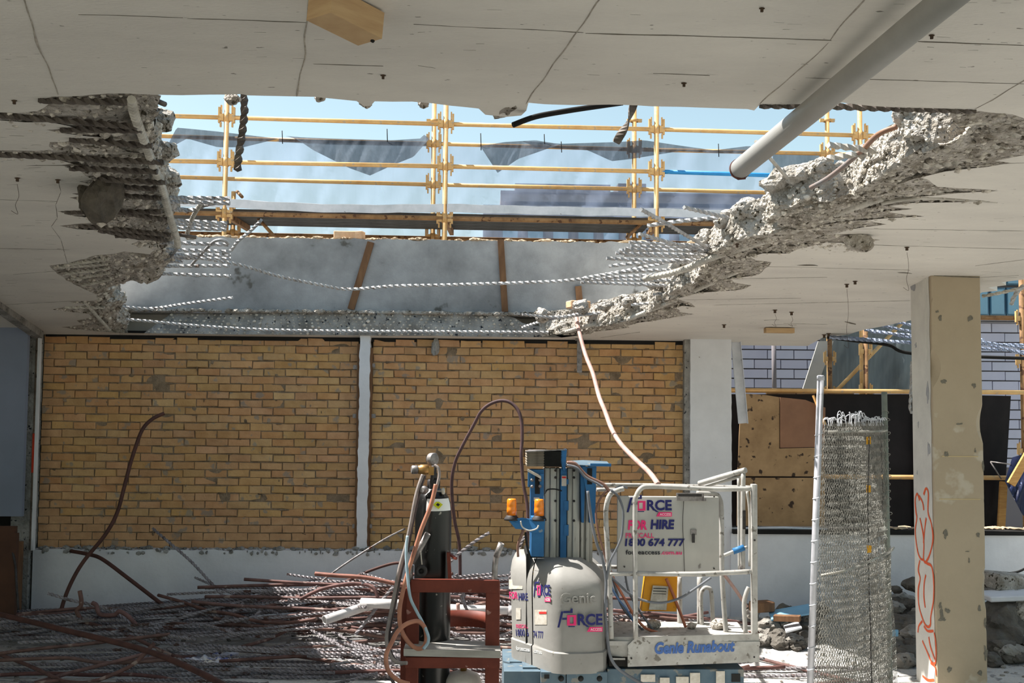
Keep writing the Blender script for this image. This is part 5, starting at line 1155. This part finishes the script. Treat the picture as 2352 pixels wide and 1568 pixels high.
MB().prism([c0-tx*.012+V((math.cos(an), math.sin(an), .4))*.003, c0-upv*.012+V((math.cos(an), math.sin(an), .4))*.003, c0+tx*.012+V((math.cos(an), math.sin(an), .4))*.003, c0+upv*.012+V((math.cos(an), math.sin(an), .4))*.003], V((math.cos(an), math.sin(an), .4))*.001).build('diamond_symbol', m_dprint, lb_)
# valve, regulator, gauge
vx, vy = cx, TY+.15
vb = MB().lathe([(.020, 0), (.022, .05), (.016, .06), (.014, .12)], (vx, vy, zt_+.03), seg=14).build('valve', m_steel_dk, cyl)
MB().lathe([(.022, 0), (.026, .01), (.026, .03), (.016, .04)], Q(978, 1125, .05), (-.6, -1, .1), 16).build('valve_outlet', m_steel, vb)
MB().lathe([(.006, 0), (.006, .04), (.020, .042), (.020, .055), (.0, .056)], Q(1000, 1128, .1), (1, -.2, .05), 12).build('handwheel', m_label, vb)
MB().tube(curve([Q(990, 1135, .12), Q(990, 1110, .12), Q(994, 1094, .12), Q(993, 1078, .12)], 4), .011, 10).build('riser', m_steel_dk, vb)
rg_ = MB().lathe([(.022, 0), (.030, .004), (.030, .05), (.026, .052), (.026, .062), (.022, .066)], Q(984, 1078, .1), (-1, -.25, 0), 20).build('regulator', m_brass, cyl)
MB().lathe([(.024, .066), (.026, .07), (.026, .10), (.020, .105)], Q(984, 1078, .1), (-1, -.25, 0), 18).build('regulator_cap', m_steel, rg_)
MB().box(Q(991, 1081, .1), (.03, .04, .05)).build('regulator_block', m_brass, rg_)
MB().lathe([(.0, -.02), (.036, -.02), (.038, -.014), (.038, .014), (.034, .018), (.0, .018)], Q(994, 1054, .1), (.75, -.65, .05), 24).build('gauge', m_steel, rg_)
# trolley
tr_ = empty('cylinder_trolley', (Q(1040, 1500, 0).x, TY+.1, 0)); tag(tr_, 'red steel cylinder trolley with a grey shelf board and two open pipe handles', 'trolley')
def qbox(x0_, y0_, x1_, y1_, dy, dep, name, mat, par, z1=None):
    a, b = Q(x0_, y0_, dy), Q(x1_, y1_, dy); zb = b.z if z1 is None else z1
    return MB().rbox(((a.x+b.x)/2, TY+dy+dep/2, (a.z+zb)/2), (b.x-a.x, dep, a.z-zb), .003, seg=1).build(name, mat, par)
qbox(934, 1333, 961, 1500, -.02, .05, 'upright', m_redt, tr_, .08); qbox(1116, 1337, 1147, 1500, -.02, .05, 'upright', m_redt, tr_, .08)
qbox(944, 1331, 1147, 1361, -.035, .045, 'crossbar', m_redt, tr_)
qbox(930, 1509, 1148, 1535, -.14, .05, 'crossbar', m_redt, tr_)
sh = fixn(MB().prism([Q(927, 1490, -.16), Q(1150, 1495, -.16), Q(1150, 1511, -.16), Q(927, 1506, -.16)], (0, .26, 0)).build('shelf_board', M('dusty_board', (.70, .68, .65), (.56, .54, .51), 4, .8, stretch=(.6, 3, 3)), tr_))
qbox(922, 1350, 934, 1500, .10, .04, 'rear_upright', m_redt, tr_, .06)
for x0_ in (928, 1118):
    p = Q(x0_+14, 1500, 0); MB().lathe([(.03, -.03), (.13, -.03), (.145, -.015), (.145, .015), (.13, .03), (.03, .03)], (p.x+(-.06 if x0_ < 1000 else .06), TY+.22, .145), (1, 0, 0), 24).build('wheel', m_black, tr_)
MB().b2((Q(934, 1, 0).x, TY-.02, .06), (Q(1147, 1, 0).x, TY+.34, .10)).build('base_plate', m_redt, tr_)
MB().pipe(Q(946, 1292, -.03), Q(983, 1225, -.05), .019, .015).build('pipe_handle', m_steel, tr_); MB().tube([Q(940, 1340, 0), Q(943, 1298, -.02)], .019, 12).build('pipe_handle', m_steel, tr_)
MB().tube(curve([Q(1136, 1335, 0), Q(1137, 1300, 0), Q(1141, 1272, 0)], 4), .017, 12).build('handle_stem', m_steel, tr_); MB().pipe(Q(1140, 1278, 0), Q(1152, 1247, -.01), .019, .015).build('pipe_handle', m_steel, tr_)
MB().lathe([(.036, 0), (.036, .03), (.030, .034), (.016, .034), (.016, .005), (.0, .005)], Q(968, 1310, -.02), (0, -1, .05), 20).build('pipe_socket', m_steel_dk, tr_)
MB().tube([Q(969, 1296, -.05), Q(965, 1255, -.05)], .004, 6).build('cable_tie', m_label, tr_)
MB().beam(Q(1030, 1268, .05), Q(1034, 1336, .05), .02, .05).beam(Q(1030, 1270, .05), Q(1048, 1283, .0), .018, .012).build('retaining_hook', m_redt, tr_)
# curved rest behind the cylinder
mb = MB(); vs = []
for i in range(13):
    an = PI*i/12; p = V((cx+math.cos(an)*.19+.18, TY+.16+math.sin(an)*.16, 0)); z = Q(1050, 1447, .2).z; vs += [(p.x, p.y, z), (p.x, p.y, z+.10)]
o = mb.add(vs, [[2*i, 2*i+2, 2*i+3, 2*i+1] for i in range(12)], True).build('cylinder_rest', m_redt, tr_); o.modifiers.new('s', 'SOLIDIFY').thickness = .008
# small gas bottle under the shelf
bx = Q(1064, 1560, .1).x; zz = Q(1064, 1541, .1).z; zz = Q(1064, 1541, .1).z; rb_ = 44/sc_
lp = empty('gas_bottle', (bx, TY+.12, .10)); tag(lp, 'small pale dome-topped gas bottle under the trolley shelf', 'gas bottle')
h_ = zz-.10
MB().lathe([(rb_*.8, 0), (rb_, .03), (rb_, h_-.09), (rb_*.93, h_-.05), (rb_*.75, h_-.02), (rb_*.4, h_-.004), (rb_*.2, h_)], (bx, TY+.12, .10), seg=28).build('body', M('dusty_pale_paint', (.80, .76, .72), (.68, .63, .59), 5, .5), lp)
MB().lathe([(.02, 0), (.02, .05), (.03, .055), (.03, .075), (.01, .08)], (bx, TY+.12, zz-.01), seg=14).build('valve', m_brass, lp)
# hoses
def hose(pts, dys, r, mat, label):
    n = len(pts); o = MB().tube(curve([Q(p[0], p[1], dys[0]+(dys[1]-dys[0])*i/(n-1)) for i, p in enumerate(pts)], 6), r, 9).build('gas_hose', mat); return tag(o, label, 'hose', 'gas hoses on the cylinder')
m_h1 = M('grey_hose', (.60, .56, .54), (.48, .45, .44), 8, .5); m_h2 = M('terracotta_hose', (.72, .50, .40), (.60, .40, .33), 8, .5); m_h3 = M('pale_blue_hose', (.66, .74, .78), (.54, .62, .66), 8, .5); m_h4 = M('dark_hose', (.34, .30, .30), (.26, .23, .23), 8, .5)
hose([(971,1090),(962,1115),(954,1145),(943,1203),(932,1254),(917,1308),(903,1380),(893,1430),(888,1460),(890,1485),(900,1510),(915,1521),(935,1522)], (.05, -.2), .011, m_h1, 'grey hose hanging furthest left, from the regulator past the trolley')
hose([(976,1092),(966,1120),(959,1150),(947,1205),(937,1258),(922,1312),(908,1384),(898,1430),(893,1465),(897,1495),(908,1515),(925,1526)], (.06, -.12), .009, m_h4, 'dark hose running just behind the leftmost grey hose')
hose([(1001,1112),(995,1140),(986,1170),(968,1215),(954,1260),(938,1310),(926,1355),(918,1400),(920,1440),(935,1470),(955,1488),(972,1486),(979,1468),(976,1442),(962,1427),(945,1428),(928,1436),(912,1452),(900,1475),(887,1505),(892,1540),(915,1562),(940,1570)], (-.03, -.3), .013, m_h2, 'terracotta hose looped once above the trolley shelf')
hose([(998,1068),(1006,1074),(1009,1090),(1005,1110),(996,1140),(987,1165)], (.02, -.02), .009, m_h1, 'short grey hose curling over the regulator block')
hose([(936,1230),(933,1270),(936,1320),(942,1370),(955,1400),(970,1428),(983,1458),(983,1475),(972,1490)], (-.08, -.25), .009, m_h3, 'pale blue hose running down across the red upright')
hose([(918,1436),(905,1450),(895,1480),(888,1520),(900,1560),(918,1590)], (-.05, -.2), .010, m_h4, 'dark brown hose falling to the floor left of the trolley')
# ------------------------------------------------------------------ concrete column with graffiti
CY = 8.8
m_colf = M('cream_column_paint', (.69, .63, .54), (.655, .595, .505), 1.2, .8, bump=.002, bscale=40, spots=(.73, .69, .62), spot_scale=3, spot_t=.62)
m_colw = M('column_white', (.84, .83, .80), (.76, .75, .73), 2.0, .8, bump=.002, bscale=40)
XC0 = at(2139, 700, CY).x; XC1 = at(2252, 700, CY).x; dep = .42
zc1 = zs(CY)+.01
def colmesh():
    mb = MB(); nz = 170; rows = []
    for j in range(nz+1):
        z = -.02+(zc1+.02)*j/nz
        lean = .012*(1-j/nz)
        def jg(k, amp=.006):
            a_ = noise.noise(V((z*3.2, k*7.1, 0))); b_ = noise.noise(V((z*14, k*3.3, 5)))
            c_ = max(0, noise.noise(V((z*2.1, k*9.7, 11)))-.28)*.16 + max(0, b_-.35)*.05
            return a_*amp*.4+c_
        c0, c1, c2 = jg(0), jg(1), jg(2)
        pts = [(XC0+lean+.0, CY+.0+0), (XC1+lean, CY), (XC1+lean, CY+dep), (XC0+lean, CY+dep)]
        P4 = [(XC0+lean+c0, CY), (XC1+lean-c1, CY), (XC1+lean, CY+c1), (XC1+lean, CY+dep), (XC0+lean, CY+dep-c2), (XC0+lean, CY+c0)]
        P4 = [(XC0+lean+max(.004, c0), CY), (XC1+lean-max(.004, c1), CY), (XC1+lean, CY+max(.004, c1)), (XC1+lean, CY+dep), (XC0+lean, CY+dep), (XC0+lean, CY+max(.004, c0))]
        rows.append([V((x, y, z)) for x, y in P4])
    n = 6; vs = [p for r in rows for p in r]
    fs = [[i*n+k, i*n+(k+1) % n, (i+1)*n+(k+1) % n, (i+1)*n+k] for i in range(nz) for k in range(n)]
    return mb.add(vs, fs)
col = colmesh().build('concrete_column', m_colf); tag(col, 'square cream-painted concrete column with orange graffiti low on its left face', 'column')
# whiter left face, with a strip of bare concrete near the corner
xl = XC0-.004
def onL(px, py): 
    """point on the column's left face"""
    d = ray(px, py); X = XC0+.012*(1-.3); t = X/d.x; return O0+d*t
def xlf(z): return XC0+.012*(1-z/zc1)-.003
mb = MB(); nz = 60; vs = []
for j in range(nz+1):
    z = .0+(zc1)*j/nz; vs += [(xlf(z), CY+.035+.02*noise.noise(V((z*5, 0, 0))), z), (xlf(z), CY+dep, z)]
mb.add(vs, [[2*i, 2*i+1, 2*i+3, 2*i+2] for i in range(nz)]).build('white_face', m_colw, col)
def patch(px, py, w, h, mat, face='F', seed=0, name='chip', ragm=.35):
    n = 12; pts = []; 
    if face == 'F': c0 = at(px, py, CY-.002); ax = V((1, 0, 0)); nn = V((0, -.0015, 0))
    else: d = ray(px, py); c0 = O0+d*((xlf(1.0)-.002)/d.x); ax = V((0, 1, 0)); nn = V((-.0015, 0, 0))
    if face == 'L': c0.x = xlf(c0.z)-.001
    for i in range(n):
        a_ = 2*PI*i/n; k = 1+ragm*noise.noise(V((math.cos(a_)*1.3+seed*3.1, math.sin(a_)*1.3, seed)))*2
        pts.append(c0+ax*(math.cos(a_)*w/2*k)+V((0, 0, math.sin(a_)*h/2*k)))
    fixn(MB().prism(pts, nn).build(name, mat, col))
m_bare = M('bare_concrete', (.52, .50, .45), (.38, .36, .32), 14, .95, bump=.01, bscale=80)
for i, (px, py, w, h) in enumerate(((2160,731,.03,.04),(2228,731,.045,.04),(2153,715,.03,.02),(2168,876,.055,.035),(2237,885,.04,.045),(2204,973,.05,.015),(2174,1042,.03,.05),(2240,1035,.016,.03),(2172,1225,.04,.06),(2246,1228,.032,.032),(2226,1287,.015,.045),
        (2176,1402,.05,.035),(2163,1410,.03,.08),(2160,1390,.03,.05),(2165,1422,.06,.03),(2249,1397,.03,.05),(2180,1537,.04,.04),(2251,1545,.035,.035),(2222,1266,.03,.008),(2110,617,.3,.02),(2263,1430,.02,.07),(2264,1500,.03,.09),(2258,1070,.015,.10))):
    patch(px, py, w, h, m_bare, 'F', i, ragm=.5)
for i, (px, py, w, h) in enumerate(((2100,655,.10,.11),(2105,793,.04,.04),(2132,905,.05,.16),(2134,1030,.06,.12),(2110,975,.02,.05),(2107,1085,.02,.03))):
    patch(px, py, w, h, M('grey_plaster', (.66, .66, .67), (.56, .56, .57), 9, .9), 'L', i+40, ragm=.5)
for i, (py, w) in enumerate(((1048, .30), (1146, .34))):
    mb = MB().box(at(2205, py, CY-.002), (w, .002, .008)); mb.build('yellow_line', M('faint_yellow', (.76, .68, .52)), col)
mb = MB().tube([at(2145, 632, CY-.003), at(2190, 635, CY-.003), at(2250, 637, CY-.003)], .004, 5); mb.build('crack', m_bare, col)
mb = MB(); mb.box((XC0-.006+.004, CY+.10, zc1-.36), (.014, .03, .7)); mb.build('corner_bead', m_colw, col)
# graffiti: painted lines on the left face
m_graf = M('orange_spray', (.88, .38, .20), (.84, .32, .16), 9, .6)
def g6(x, y): return (1960+x/4.04, 1180+y/4.04)
def g5(x, y): return (2080+x/2.24, 600+y/2.24)
lines = [[g5(75,1230),g5(62,1195),g5(52,1230),g5(56,1290),g5(60,1320),g5(52,1380),g5(56,1440),g5(66,1500),g5(80,1530),g5(95,1535)], [g5(96,1280),g5(90,1240),g5(72,1205)], [g5(96,1200),g5(108,1168),g5(120,1195),g5(118,1290),g5(135,1350),g5(143,1430),g5(125,1510),g5(104,1550)],
         [g5(76,1320),g5(92,1400),g5(96,1460),g5(94,1530),g5(104,1552)], [g5(108,1320),g5(100,1380),g5(94,1450)],
         [g6(620,430),g6(605,520),g6(622,600),g6(605,700),g6(610,850),g6(650,990),g6(685,1045),g6(715,1030),g6(720,950),g6(745,800),g6(748,620),g6(730,490),g6(690,460),g6(660,440)],
         [g6(675,565),g6(660,640),g6(656,760),g6(668,870)], [g6(655,1040),g6(690,1085),g6(745,1085)], [g6(640,995),g6(608,1040),g6(600,1100)],
         [g6(750,1100),g6(768,1200),g6(770,1320),g6(758,1385),g6(725,1370),g6(690,1290),g6(640,1175)], [g6(700,1140),g6(716,1230),g6(756,1350)], [g6(640,1500),g6(690,1540),g6(750,1540)], [g6(715,1380),g6(758,1420),g6(768,1500)]]
gm = MB()
for L in lines:
    pp = []
    for x, y in L:
        d = ray(x, y); p = O0+d*(xlf(.8)/d.x); p.x = xlf(p.z)-.0025; p.y = min(max(p.y, CY+.01), CY+dep-.01); pp.append(p)
    pp = spline(pp, 6); w = .013; vs = []
    for i, p in enumerate(pp):
        t = (pp[min(i+1, len(pp)-1)]-pp[max(i-1, 0)]).normalized(); n_ = V((0, -t.z, t.y)); ww = w*(.7+.5*abs(noise.noise(p*6)))
        vs += [p-n_*ww, p+n_*ww]
    gm.add(vs, [[2*i, 2*i+1, 2*i+3, 2*i+2] for i in range(len(pp)-1)])
gr_ = gm.build('graffiti', m_graf, col)
# ------------------------------------------------------------------ mesh fence roll between two posts
fe = empty('mesh_fence', (at(1955, 1500, 7.7).x, 7.7, 0)); tag(fe, 'upright roll of galvanised chain-link fence between two steel posts left of the column', 'fence')
pL0, pL1 = at(1885, 864, 7.5), at(1861, 1575, 7.5); pL1 = pL0.lerp(pL1, 1.0); d_ = (pL1-pL0)/(pL1.z-pL0.z); pLb = pL0+d_*(0-pL0.z)
pR0, pR1 = at(2031, 900, 8.0), at(2044, 1560, 7.9); d2 = (pR1-pR0)/(pR1.z-pR0.z); pRb = pR0+d2*(0-pR0.z)
m_post = M('galvanised_post', (.76, .76, .78), (.66, .66, .68), 8, .5, .3, spots=(.4, .4, .4), spot_scale=20, spot_t=.72)
MB().tube([pL0, pLb], .0235, 16).lathe([(.0235, 0), (.026, .0), (.026, .03), (.018, .036), (0, .037)], pL0-V((0, 0, .028)), seg=16).build('post', m_post, fe)
MB().tube([pR0, pRb], .021, 14).build('post', M('green_grey_post', (.52, .54, .50), (.42, .44, .41), 8, .6), fe)
for k in range(14):
    p = pL0.lerp(pLb, .16+k*.058); MB().tube([p+V((.026*math.cos(a_), .026*math.sin(a_), .010*math.cos(a_))) for a_ in [i*PI/5 for i in range(11)]], .003, 5).build('wire_tie', m_galv, fe)
m_wire = M('fence_wire', (.62, .61, .58), (.46, .45, .42), 12, .5, .35)
def fsurf(u, z, lay):
    """drape of the mesh: u across, z height"""
    t = (pL0.z-z)/(pL0.z); a_ = pL0.lerp(pLb, t)+V((.035, 0, 0)); b_ = pR0.lerp(pRb, (pR0.z-z)/pR0.z)+V((-.01+.03*t, -.02, 0))
    p = a_.lerp(b_, u); bul = math.sin(PI*u)*(.11+.05*t)+.03*math.sin(u*9+z*2+lay*2)+.03*noise.noise(V((u*3, z*1.5, lay*5)))
    p.y -= bul; p.y += lay*.045; p.x += .012*noise.noise(V((z*2.5, u*2, lay)))
    p.z = z; return p
ztop_f = at(1960, 968, 7.7).z
def chain(lay, zt_, zb_, u0, u1, N, hz, r, name, zsl=None):
    mb = MB(); nseg = int((zt_-zb_)/hz)
    for i in range(N):
        pts = []
        for j in range(nseg+1):
            u = u0+(u1-u0)*(i+(j % 2)*1.0+.0)/N; zf = zt_ if zsl is None else zt_+zsl*(u-.5)
            p = fsurf(min(1, u), zf-hz*j, lay); p.y += (.006 if j % 2 else -.006); pts.append(p)
        mb.tube(pts, r, 4, smooth=False)
    return mb.build(name, m_wire, fe, kind='stuff')
chain(0, ztop_f, 0.02, 0, 1, 34, .033, .0021, 'chain_link_mesh'); chain(1, ztop_f-.01, 0.02, .0, 1, 38, .030, .0018, 'chain_link_mesh'); chain(2, ztop_f-.03, 0.02, .03, 1, 40, .028, .0018, 'chain_link_mesh')
chain(3, ztop_f-.02, 0.02, .0, .97, 44, .026, .0018, 'chain_link_mesh'); chain(-1, at(1960, 1283, 7.6).z, .02, 0, 1, 40, .027, .0021, 'chain_link_mesh', .12)
mb = MB(); rs = random.Random(3)
for i in range(46):
    u = .02+i/46*.96; p = fsurf(u, ztop_f, rs.choice((0, 1, 2))); h = .06*rs.uniform(.5, 1)*(1.3 if .2 < u < .6 else .6)
    mb.tube([p-V((0, 0, .03)), p+V((rs.uniform(-.01, .01), 0, h*.6)), p+V((rs.uniform(.0, .02), -.01, h)), p+V((.02+rs.uniform(0, .015), 0, h*.4))], .003, 5, sub=3)
mb.build('wire_knuckles', m_galv, fe, kind='stuff')
for zf, dz, r in ((at(1, 973, 7.7).z, -.0, .012), (at(1, 1285, 7.5).z, .14, .012)):
    mb = MB(); pts = [fsurf(u, zf+dz*(u-.5), -1.4) for u in [i/40 for i in range(41)]]; mb.twist(pts, r*1.2, .05, .012); mb.build('edge_wire', m_wire, fe)
mb = MB().tube([fsurf(.58+.01*math.sin(z*3), z, -1.2) for z in [ztop_f-.1-i*.08 for i in range(26)]], .004, 5); mb.build('lacing_wire', m_steel_dk, fe)
for py in (1013, 1126, 1266): p = at(1972, py, 7.45); MB().box(fsurf(.58, p.z, -1.6), (.03, .006, .05), jit=.002).build('yellow_tag', M('yellow_tag', (.80, .60, .18), (.70, .5, .14), 20), fe)
mb = MB()
for k in range(16):
    p = pR0.lerp(pRb, .06+k*.022); mb.tube(curve([p+V((-.03, -.02, 0)), p+V((rs.uniform(-.01, .02), -.04, .01)), p+V((rs.uniform(.02, .04), 0, -.01)), p+V((-.02, .02, -.03))], 3), .0022, 4)
mb.build('loose_wire', m_wire, fe, kind='stuff')
# ------------------------------------------------------------------ grey pipe hanging under the near slab
m_pipe = M('grey_pvc_pipe', (.66, .65, .63), (.60, .59, .57), 2, .45, spots=(.40, .36, .32), spot_scale=10, spot_t=.74)
e1 = at(1697, 390, 6.0); e0 = at(2300, -104, 3.52)
hp = empty('hanging_pipe', e1); tag(hp, 'large grey drain pipe slung under the near slab, its open end over the hole', 'pipe')
MB().pipe(e0, e1, .056, .050, 28).build('pipe', m_pipe, hp)
dd = (e0-e1).normalized(); MB().lathe([(.058, 0), (.060, .0), (.060, .012), (.058, .012)], e1+dd*.01, dd, 28).build('broken_rim', m_rust, hp)
MB().tube([e1+V((-.04, -.01, -.03)), e1+V((-.01, -.03, -.055)), e1+V((.03, -.03, -.05))], .010, 6).build('rim_flake', m_rust, hp)
q = at(2192, -6, 3.9); MB().pipe(q+V((0, 0, .0)), q+V((0, 0, .3)), .05, .044, 20).build('branch', m_pipe, hp)
for t in (.12, .55): 
    p = e0.lerp(e1, t*.6); 
    if p.y < 5.2: MB().beam(p+V((.07, 0, 0)), V((p.x+.07, p.y, zs(p.y))), .02, .004).build('pipe_hanger', m_galv, hp)
for t in (.35, .7): p = e0.lerp(e1, t)+V((-.0, -.056, -.01)); MB().lathe([(.004, 0), (.004, .003)], p, (0, -1, 0), 6).build('rust_spot', m_rust, hp)
# ------------------------------------------------------------------ rubble
m_rub = M('rubble_concrete', (.62, .60, .57), (.44, .42, .39), 5, .95, bump=.02, bscale=30, spots=(.30, .28, .26), spot_scale=16, spot_t=.62)
m_rubd = M('rubble_dark', (.42, .40, .37), (.30, .28, .26), 5, .95, bump=.02, bscale=30)
rs = random.Random(44)
def rubble(x, y, z, r, seed, label, grp, mat=m_rub, flat=(1, 1, .65), sub=3, name='concrete_lump'):
    if grp:
        v = RM.transposed() @ (V((x, y, z))-O0); px = 1176+FPX*v.x/-v.z
        side = 'beside the lift post' if px < 1790 else 'left of the fence post' if px < 1880 else 'between the fence and column' if px < 2110 else 'hidden by the column' if px < 2250 else 'right of the column' if px < 2310 else 'at the right frame edge'
        row = 'low on the floor' if z < r*.6 else 'high on the heap' if z > .28 else 'in mid heap'
        label = ('tiny' if r < .04 else 'small' if r < .08 else 'medium' if r < .13 else 'big')+(' dark' if mat.name == 'rubble_dark' else ' grey' if mat.name == 'rubble_concrete' else ' pale')+' concrete lump '+row+', '+side
    o = MB().rock((x, y, z), r, seed, sub, flat, .5).build(name, mat); return tag(o, label, 'rubble', grp)
for i in range(60):
    px = rs.choice((rs.uniform(2046, 2112), rs.uniform(2256, 2400))); u = rs.random(); y = 9.7+u*2.0; x = at(px, 1400, y).x; h = .42*math.exp(-((y-11.1)/.75)**2)
    r = rs.uniform(.06, .20); z = r*.35+rs.random()*h
    rubble(x, y, z, r, 100+i, 'rough concrete lump in the rubble heap behind the fence and the column', 'concrete lumps on the floor at the right', m_rub if rs.random() < .5 else m_rubd)
for i in range(34):
    px = rs.uniform(1705, 1890); y = rs.uniform(10.3, 11.6); x = at(px, 1400, y).x; r = rs.uniform(.05, .13); z = r*.35+rs.random()*.22*math.exp(-((y-11.2)/.5)**2)
    rubble(x, y, z, r, 200+i, 'rough concrete lump on the floor between the lift and the fence', 'concrete lumps on the floor at the right', m_rub if rs.random() < .5 else m_rubd)
for i in range(16):
    px = rs.uniform(2045, 2290); y = rs.uniform(8.1, 8.7); x = at(px, 1500, y).x; r = rs.uniform(.025, .06)
    rubble(x, y, r*.4, r, 300+i, 'small pale concrete chip at the foot of the column', 'chips at the column foot', M('rubble_pale', (.86, .82, .76), (.72, .68, .62), 7, .95, bump=.01), sub=2)
o = MB().rbox(at(2312, 1335, 10.6), (.42, .3, .16), .02, Matrix.Rotation(.1, 3, 'Y') @ Matrix.Rotation(.2, 3, 'Z'), 1).build('concrete_block', m_broken); tag(o, 'square pale concrete block on top of the right rubble heap', 'rubble')
o = MB().rbox(at(2345, 1366, 10.3), (.75, .35, .05), .01, Matrix.Rotation(-.04, 3, 'Y'), 1).build('broken_slab', m_white); tag(o, 'thin white slab resting on rubble at the right edge', 'slab')
rubble(at(2345, 1400, 10.3).x, 10.35, at(2345, 1400, 10.3).z, .26, 411, 'large pale lump under the thin white slab at the right edge', None, m_broken)
rubble(at(2295, 1425, 10.2).x, 10.2, .22, .30, 412, 'largest dark boulder of the right heap beside the column', None, m_rubd, (1, 1, .9))
m_bb = M('blue_board', (.52, .72, .84), (.46, .64, .76), 3, .7)
for pts, Y, lab_ in (([(1765,1402),(1858,1386),(1860,1408),(1772,1422)], 10.7, 'pale blue board offcut lying on the rubble left of the fence'), ([(1800,1436),(1832,1426),(1842,1440),(1806,1450)], 10.3, 'small grey tile piece below the blue board')):
    p = [at(x_, y_, Y+(.25 if j in (0, 1) else 0)) for j, (x_, y_) in enumerate(pts)]; o = fixn(MB().prism(p, (0, .0, -.015)).build('board_piece', m_bb if 'blue board off' in lab_ else m_galv)); tag(o, lab_, 'board')
o = MB().rbox(at(1750, 1392, 10.9), (.22, .14, .1), .01, Matrix.Rotation(.3, 3, 'Z'), 1).build('timber_offcut', m_oldwood); tag(o, 'brown timber offcut on the rubble behind the lift post', 'timber')
o = MB().beam(at(1778, 1418, 10.5), at(1838, 1420, 10.4), .10, .05).build('timber_offcut', m_oldwood); tag(o, 'flat brown timber piece beside the blue board', 'timber')
o = MB().box(at(2056, 1453, 9.9), (.05, .02, .06), jit=.005).build('blue_scrap', m_bb); tag(o, 'scrap of light blue plastic on the dark floor right of the fence', 'scrap')
o = MB().tube(curve(ypl([(2045,1395),(2064,1389),(2080,1396),(2095,1400)], 11.4, 11.4)), .010, 6).build('orange_cord', m_orange); tag(o, 'orange cord lying on the rubble between fence and column', 'cord')
o = MB().tube(curve(ypl([(2268,1340),(2275,1330),(2300,1318),(2340,1312),(2380,1290)], 11.2, 11.4)), .012, 6).build('black_cable', m_dark); tag(o, 'black cable rising from the rubble at the right edge', 'cable')
for i, (a_, b_, Y) in enumerate((((2330,1430),(2334,1385),10.2), ((2290,1398),(2310,1372),10.3))):
    o = MB().tube([at(*a_, Y), at(*b_, Y)], .008, 6).build('thin_rod', m_steel); tag(o, ('thin pale rod standing in the rubble at the right edge', 'thin grey rod leaning beside the dark boulder')[i], 'rod')
# grit scattered on the floor
mb = MB()
for i in range(1500):
    x, y = rs.uniform(-5.5, 5.5), rs.uniform(7.6, 11.85); r = rs.uniform(.006, .03)*(1.4 if y > 11.2 else 1)
    if abs(x-1.0) < 1.2 and y < 8.4: continue
    mb.rock((x, y, r*.3), r, 6000+i % 40, 1, (1, 1, .6))
mb.build('floor_grit', m_rub, bpy.data.objects['floor'], kind='stuff')
# left edge clutter
solo([(0,1210),(20,1240),(34,1290),(38,1340),(42,1400)], 11.0, 10.7, 'thin grey tube curving down at the far left edge', r=.012, mat=m_steel_dk)
o = MB().box(at(8, 1320, 10.9), (.22, .05, .95)).box(at(26, 1330, 10.9)+V((.02, 0, 0)), (.06, .06, .9)).build('timber_sheet', M('red_brown_sheet', (.34, .23, .17), (.27, .18, .14), 3, .8)); tag(o, 'red brown timber panel standing at the far left edge', 'timber')
